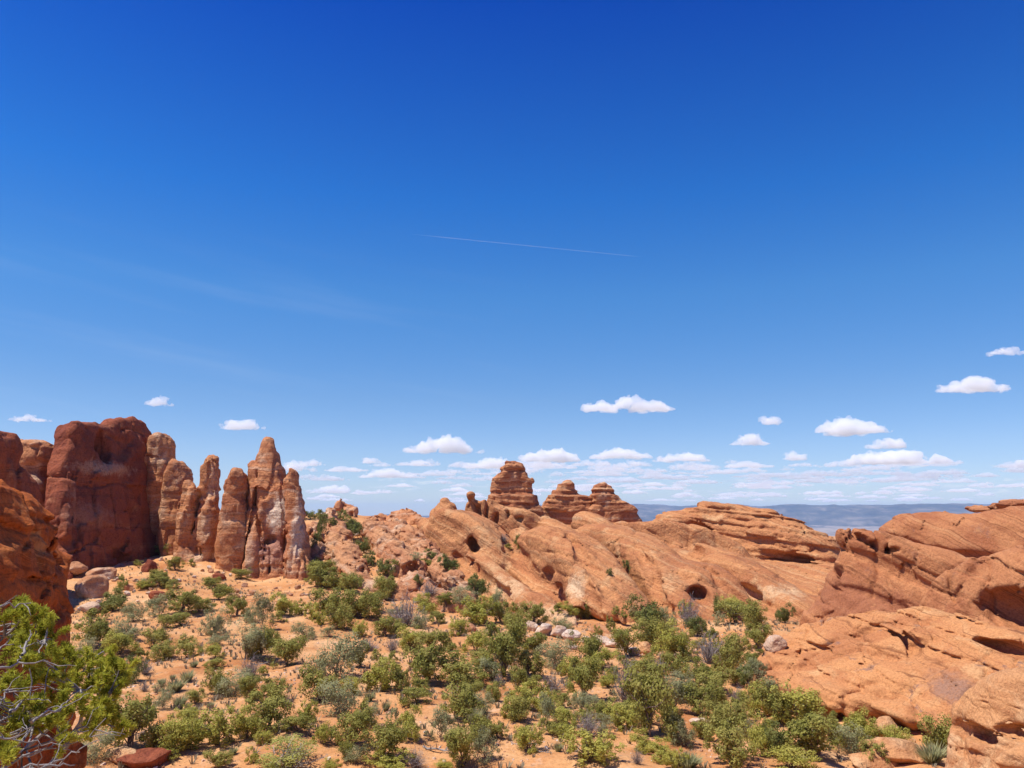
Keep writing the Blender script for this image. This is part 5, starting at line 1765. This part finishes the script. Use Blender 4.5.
    V = np.stack([A - side, A + side, e + side * 0.5, e - side * 0.5], 1).reshape(-1, 3) - base
    me = mesh_from('foliage', V, np.arange(len(V)).reshape(-1, 4), L_PINE, False)
    set_tint(me, Tn)
    link('foliage', me, parent=root)


build_pine()


# ------------------------------------------------------------------ clouds and the contrail
def cloud_mat(name, dens):
    m = bpy.data.materials.new(name)
    m.use_nodes = True
    t = NT(m.node_tree)
    t.n.clear()
    out = t.node('ShaderNodeOutputMaterial')
    v = t.node('ShaderNodeVolumeScatter')
    v.inputs['Color'].default_value = (1, 1, 1, 1)
    v.inputs['Density'].default_value = dens
    t.l.new(v.outputs[0], out.inputs['Volume'])
    return m


M_CLOUD = cloud_mat('cloud_vapour', 0.017)


def cloud_shape(px, py, w, h, D, seed, fine=18):
    r = np.random.default_rng(seed + 50)
    s = px_size(D)
    Wm, Hm = w * s, h * s
    c = W(px, py, D)
    base = c[2] - Hm * 0.5
    sph = []
    n = int(6 + 4 * w / h)
    for k in range(n):
        u = r.uniform(-1, 1)
        env = (1 - abs(u) ** 2.2)
        rad = Hm * r.uniform(0.22, 0.5) * (0.45 + 0.55 * env)
        x = u * (Wm * 0.5 - rad)
        z = base + r.uniform(0.1, 1.0) * max(Hm * env - rad, Hm * 0.08)
        sph.append((np.array([c[0] + x, c[1] + r.normal() * Wm * 0.10, z]), rad))

    def fn(P):
        d = None
        for q, rad in sph:
            v = (P - q.astype(np.float32)) * np.array([0.62, 0.75, 1.0], np.float32)
            e = np.linalg.norm(v, axis=1) - rad
            d = e if d is None else smin(d, e, Hm * 0.10)
        d = d + Hm * 0.22 * fbm(P / (Hm * 0.55), 5, seed % 5, 0.6)
        f = base - P[:, 2] + Hm * 0.10 * fbm(P / (Hm * 0.5), 2, 3)
        return smax(d, f, Hm * 0.08)
    m = Hm * 0.7
    V, Q = field_mesh(fn, (c[0] - Wm * 0.62, c[1] - Wm * 0.34 - m, base - Hm * 0.2), (c[0] + Wm * 0.62, c[1] + Wm * 0.34 + m, base + Hm * 1.5), Hm / fine)
    return V, Q, c


def cloud(px, py, w, h, label, D=6000, seed=0):
    V, Q, c = cloud_shape(px, py, w, h, D, seed)
    o = link('cumulus_cloud', mesh_from('cumulus_cloud', V - c, Q, M_CLOUD), c)
    tag(o, label, 'cloud', 'small cumulus clouds low in the sky')


for i, (px, py, w, h, D, lab) in enumerate([
    (630, 404, 98, 15, 6000, 'flat based white cloud, the biggest of the high ones, above the right butte'), (443, 445, 80, 16, 6500, 'long white cloud left of the tallest butte, alone above the deck'),
    (243, 424, 52, 11, 6000, 'white cloud just left of the tip of the tallest spire'), (972, 384, 72, 15, 5500, 'lens shaped bright cloud high at the right side'),
    (854, 424, 54, 20, 6000, 'puffy domed cloud above the gap between mesa and right dome'), (823, 429, 18, 7, 6000, 'tiny wisp attached left of the puffy domed cloud'),
    (769, 419, 27, 11, 6200, 'small bean shaped cloud above the flat mesa'), (749, 439, 38, 12, 6500, 'small cloud below the bean shaped one, over the mesa'),
    (298, 466, 38, 10, 7000, 'small cloud touching the right edge of the tallest spire'), (158, 400, 26, 11, 6000, 'small cloud above the pillars at left'),
    (29, 418, 38, 7, 6000, 'thin cloud streak above the left edge knob'), (1006, 351, 38, 7, 5500, 'thin cloud cut by the right edge, highest of all'),
    (888, 443, 40, 11, 7500, 'round topped cloud sitting on the long bank at right'), (896, 456, 104, 15, 8000, 'long white bank with a bright top above the right dome'),
    (548, 455, 70, 13, 8000, 'white cloud touching the right side of the tallest butte'), (492, 463, 60, 10, 8500, 'white cloud just left of the top of the tallest butte'),
    (622, 453, 60, 11, 8000, 'elongated cloud over the right butte, below the biggest one'), (681, 456, 56, 11, 8000, 'elongated cloud right of the buttes in the same row'),
    (370, 460, 22, 7, 8000, 'tiny puff left of the long cloud over the orange knob'), (388, 473, 54, 9, 9000, 'flat cloud low above the skyline domes'),
    (796, 455, 27, 10, 8000, 'small puff over the right end of the mesa'), (336, 489, 60, 8, 9500, 'low cloud right of the spires near the horizon'),
    (1022, 463, 22, 9, 8000, 'small cloud cut by the right edge above the dome')]):
    cloud(px, py, w, h, lab, D, i)


def build_cloud_deck():
    """the field of fair-weather cumulus going away to the horizon, all at one height"""
    r = np.random.default_rng(21)
    shapes = []
    for k in range(7):
        V, Q, c = cloud_shape(512, 470, r.uniform(22, 46), r.uniform(6, 8.5), 10000, 70 + k, 9)
        shapes.append((V - c, Q, V[:, 0].max() - V[:, 0].min(), V[:, 2].max() - V[:, 2].min()))
    items = []
    while len(items) < 260:
        py = 461 + 40 * r.random() ** 0.95
        px = r.uniform(300, 1060)
        cover = np.clip((px - 290) / 220, 0.25, 1) * (1 if px < 960 else 0.55)
        P = np.array([[px / 60, py / 7.0, 0.5]])
        if r.random() > cover * (0.55 + 0.9 * fbm(P, 2, 1)[0]):
            continue
        el = math.atan((384 - py) / F_PX) + PITCH
        D = 800 / math.tan(max(el, R(0.75)))
        V, Q, sw, sh = shapes[r.integers(7)]
        w = r.uniform(14, 50) * (1.2 - 0.5 * (py - 462) / 40) * px_size(D)
        h = r.uniform(3.2, 6.4) * (1.3 - 0.7 * (py - 462) / 40) * px_size(D)
        items.append((V * np.array([w / sw, w / sw, h / sh]) + W(px, py, D), Q))
    V, Q = joined(items)
    tag(link('distant_clouds', mesh_from('distant_clouds', V, Q, cloud_mat('deck_vapour', 0.0075))), kind='stuff')


build_cloud_deck()


def build_contrail():
    r = np.random.default_rng(1)
    D = 20000
    t = np.linspace(0, 1, 30)
    P = W(410 + 232 * t, 234 + 23 * t, np.full(30, D))
    rad = np.interp(t, [0, 0.15, 0.6, 0.95, 1], [3, 14, 13, 11, 2])
    V, Q = tube(P, rad, 8)
    tag(link('contrail', mesh_from('contrail', V, Q, cloud_mat('ice_trail', 0.0055))), 'thin straight white aircraft trail across the blue sky', 'contrail')


build_contrail()

if HAZE:
    build_haze()
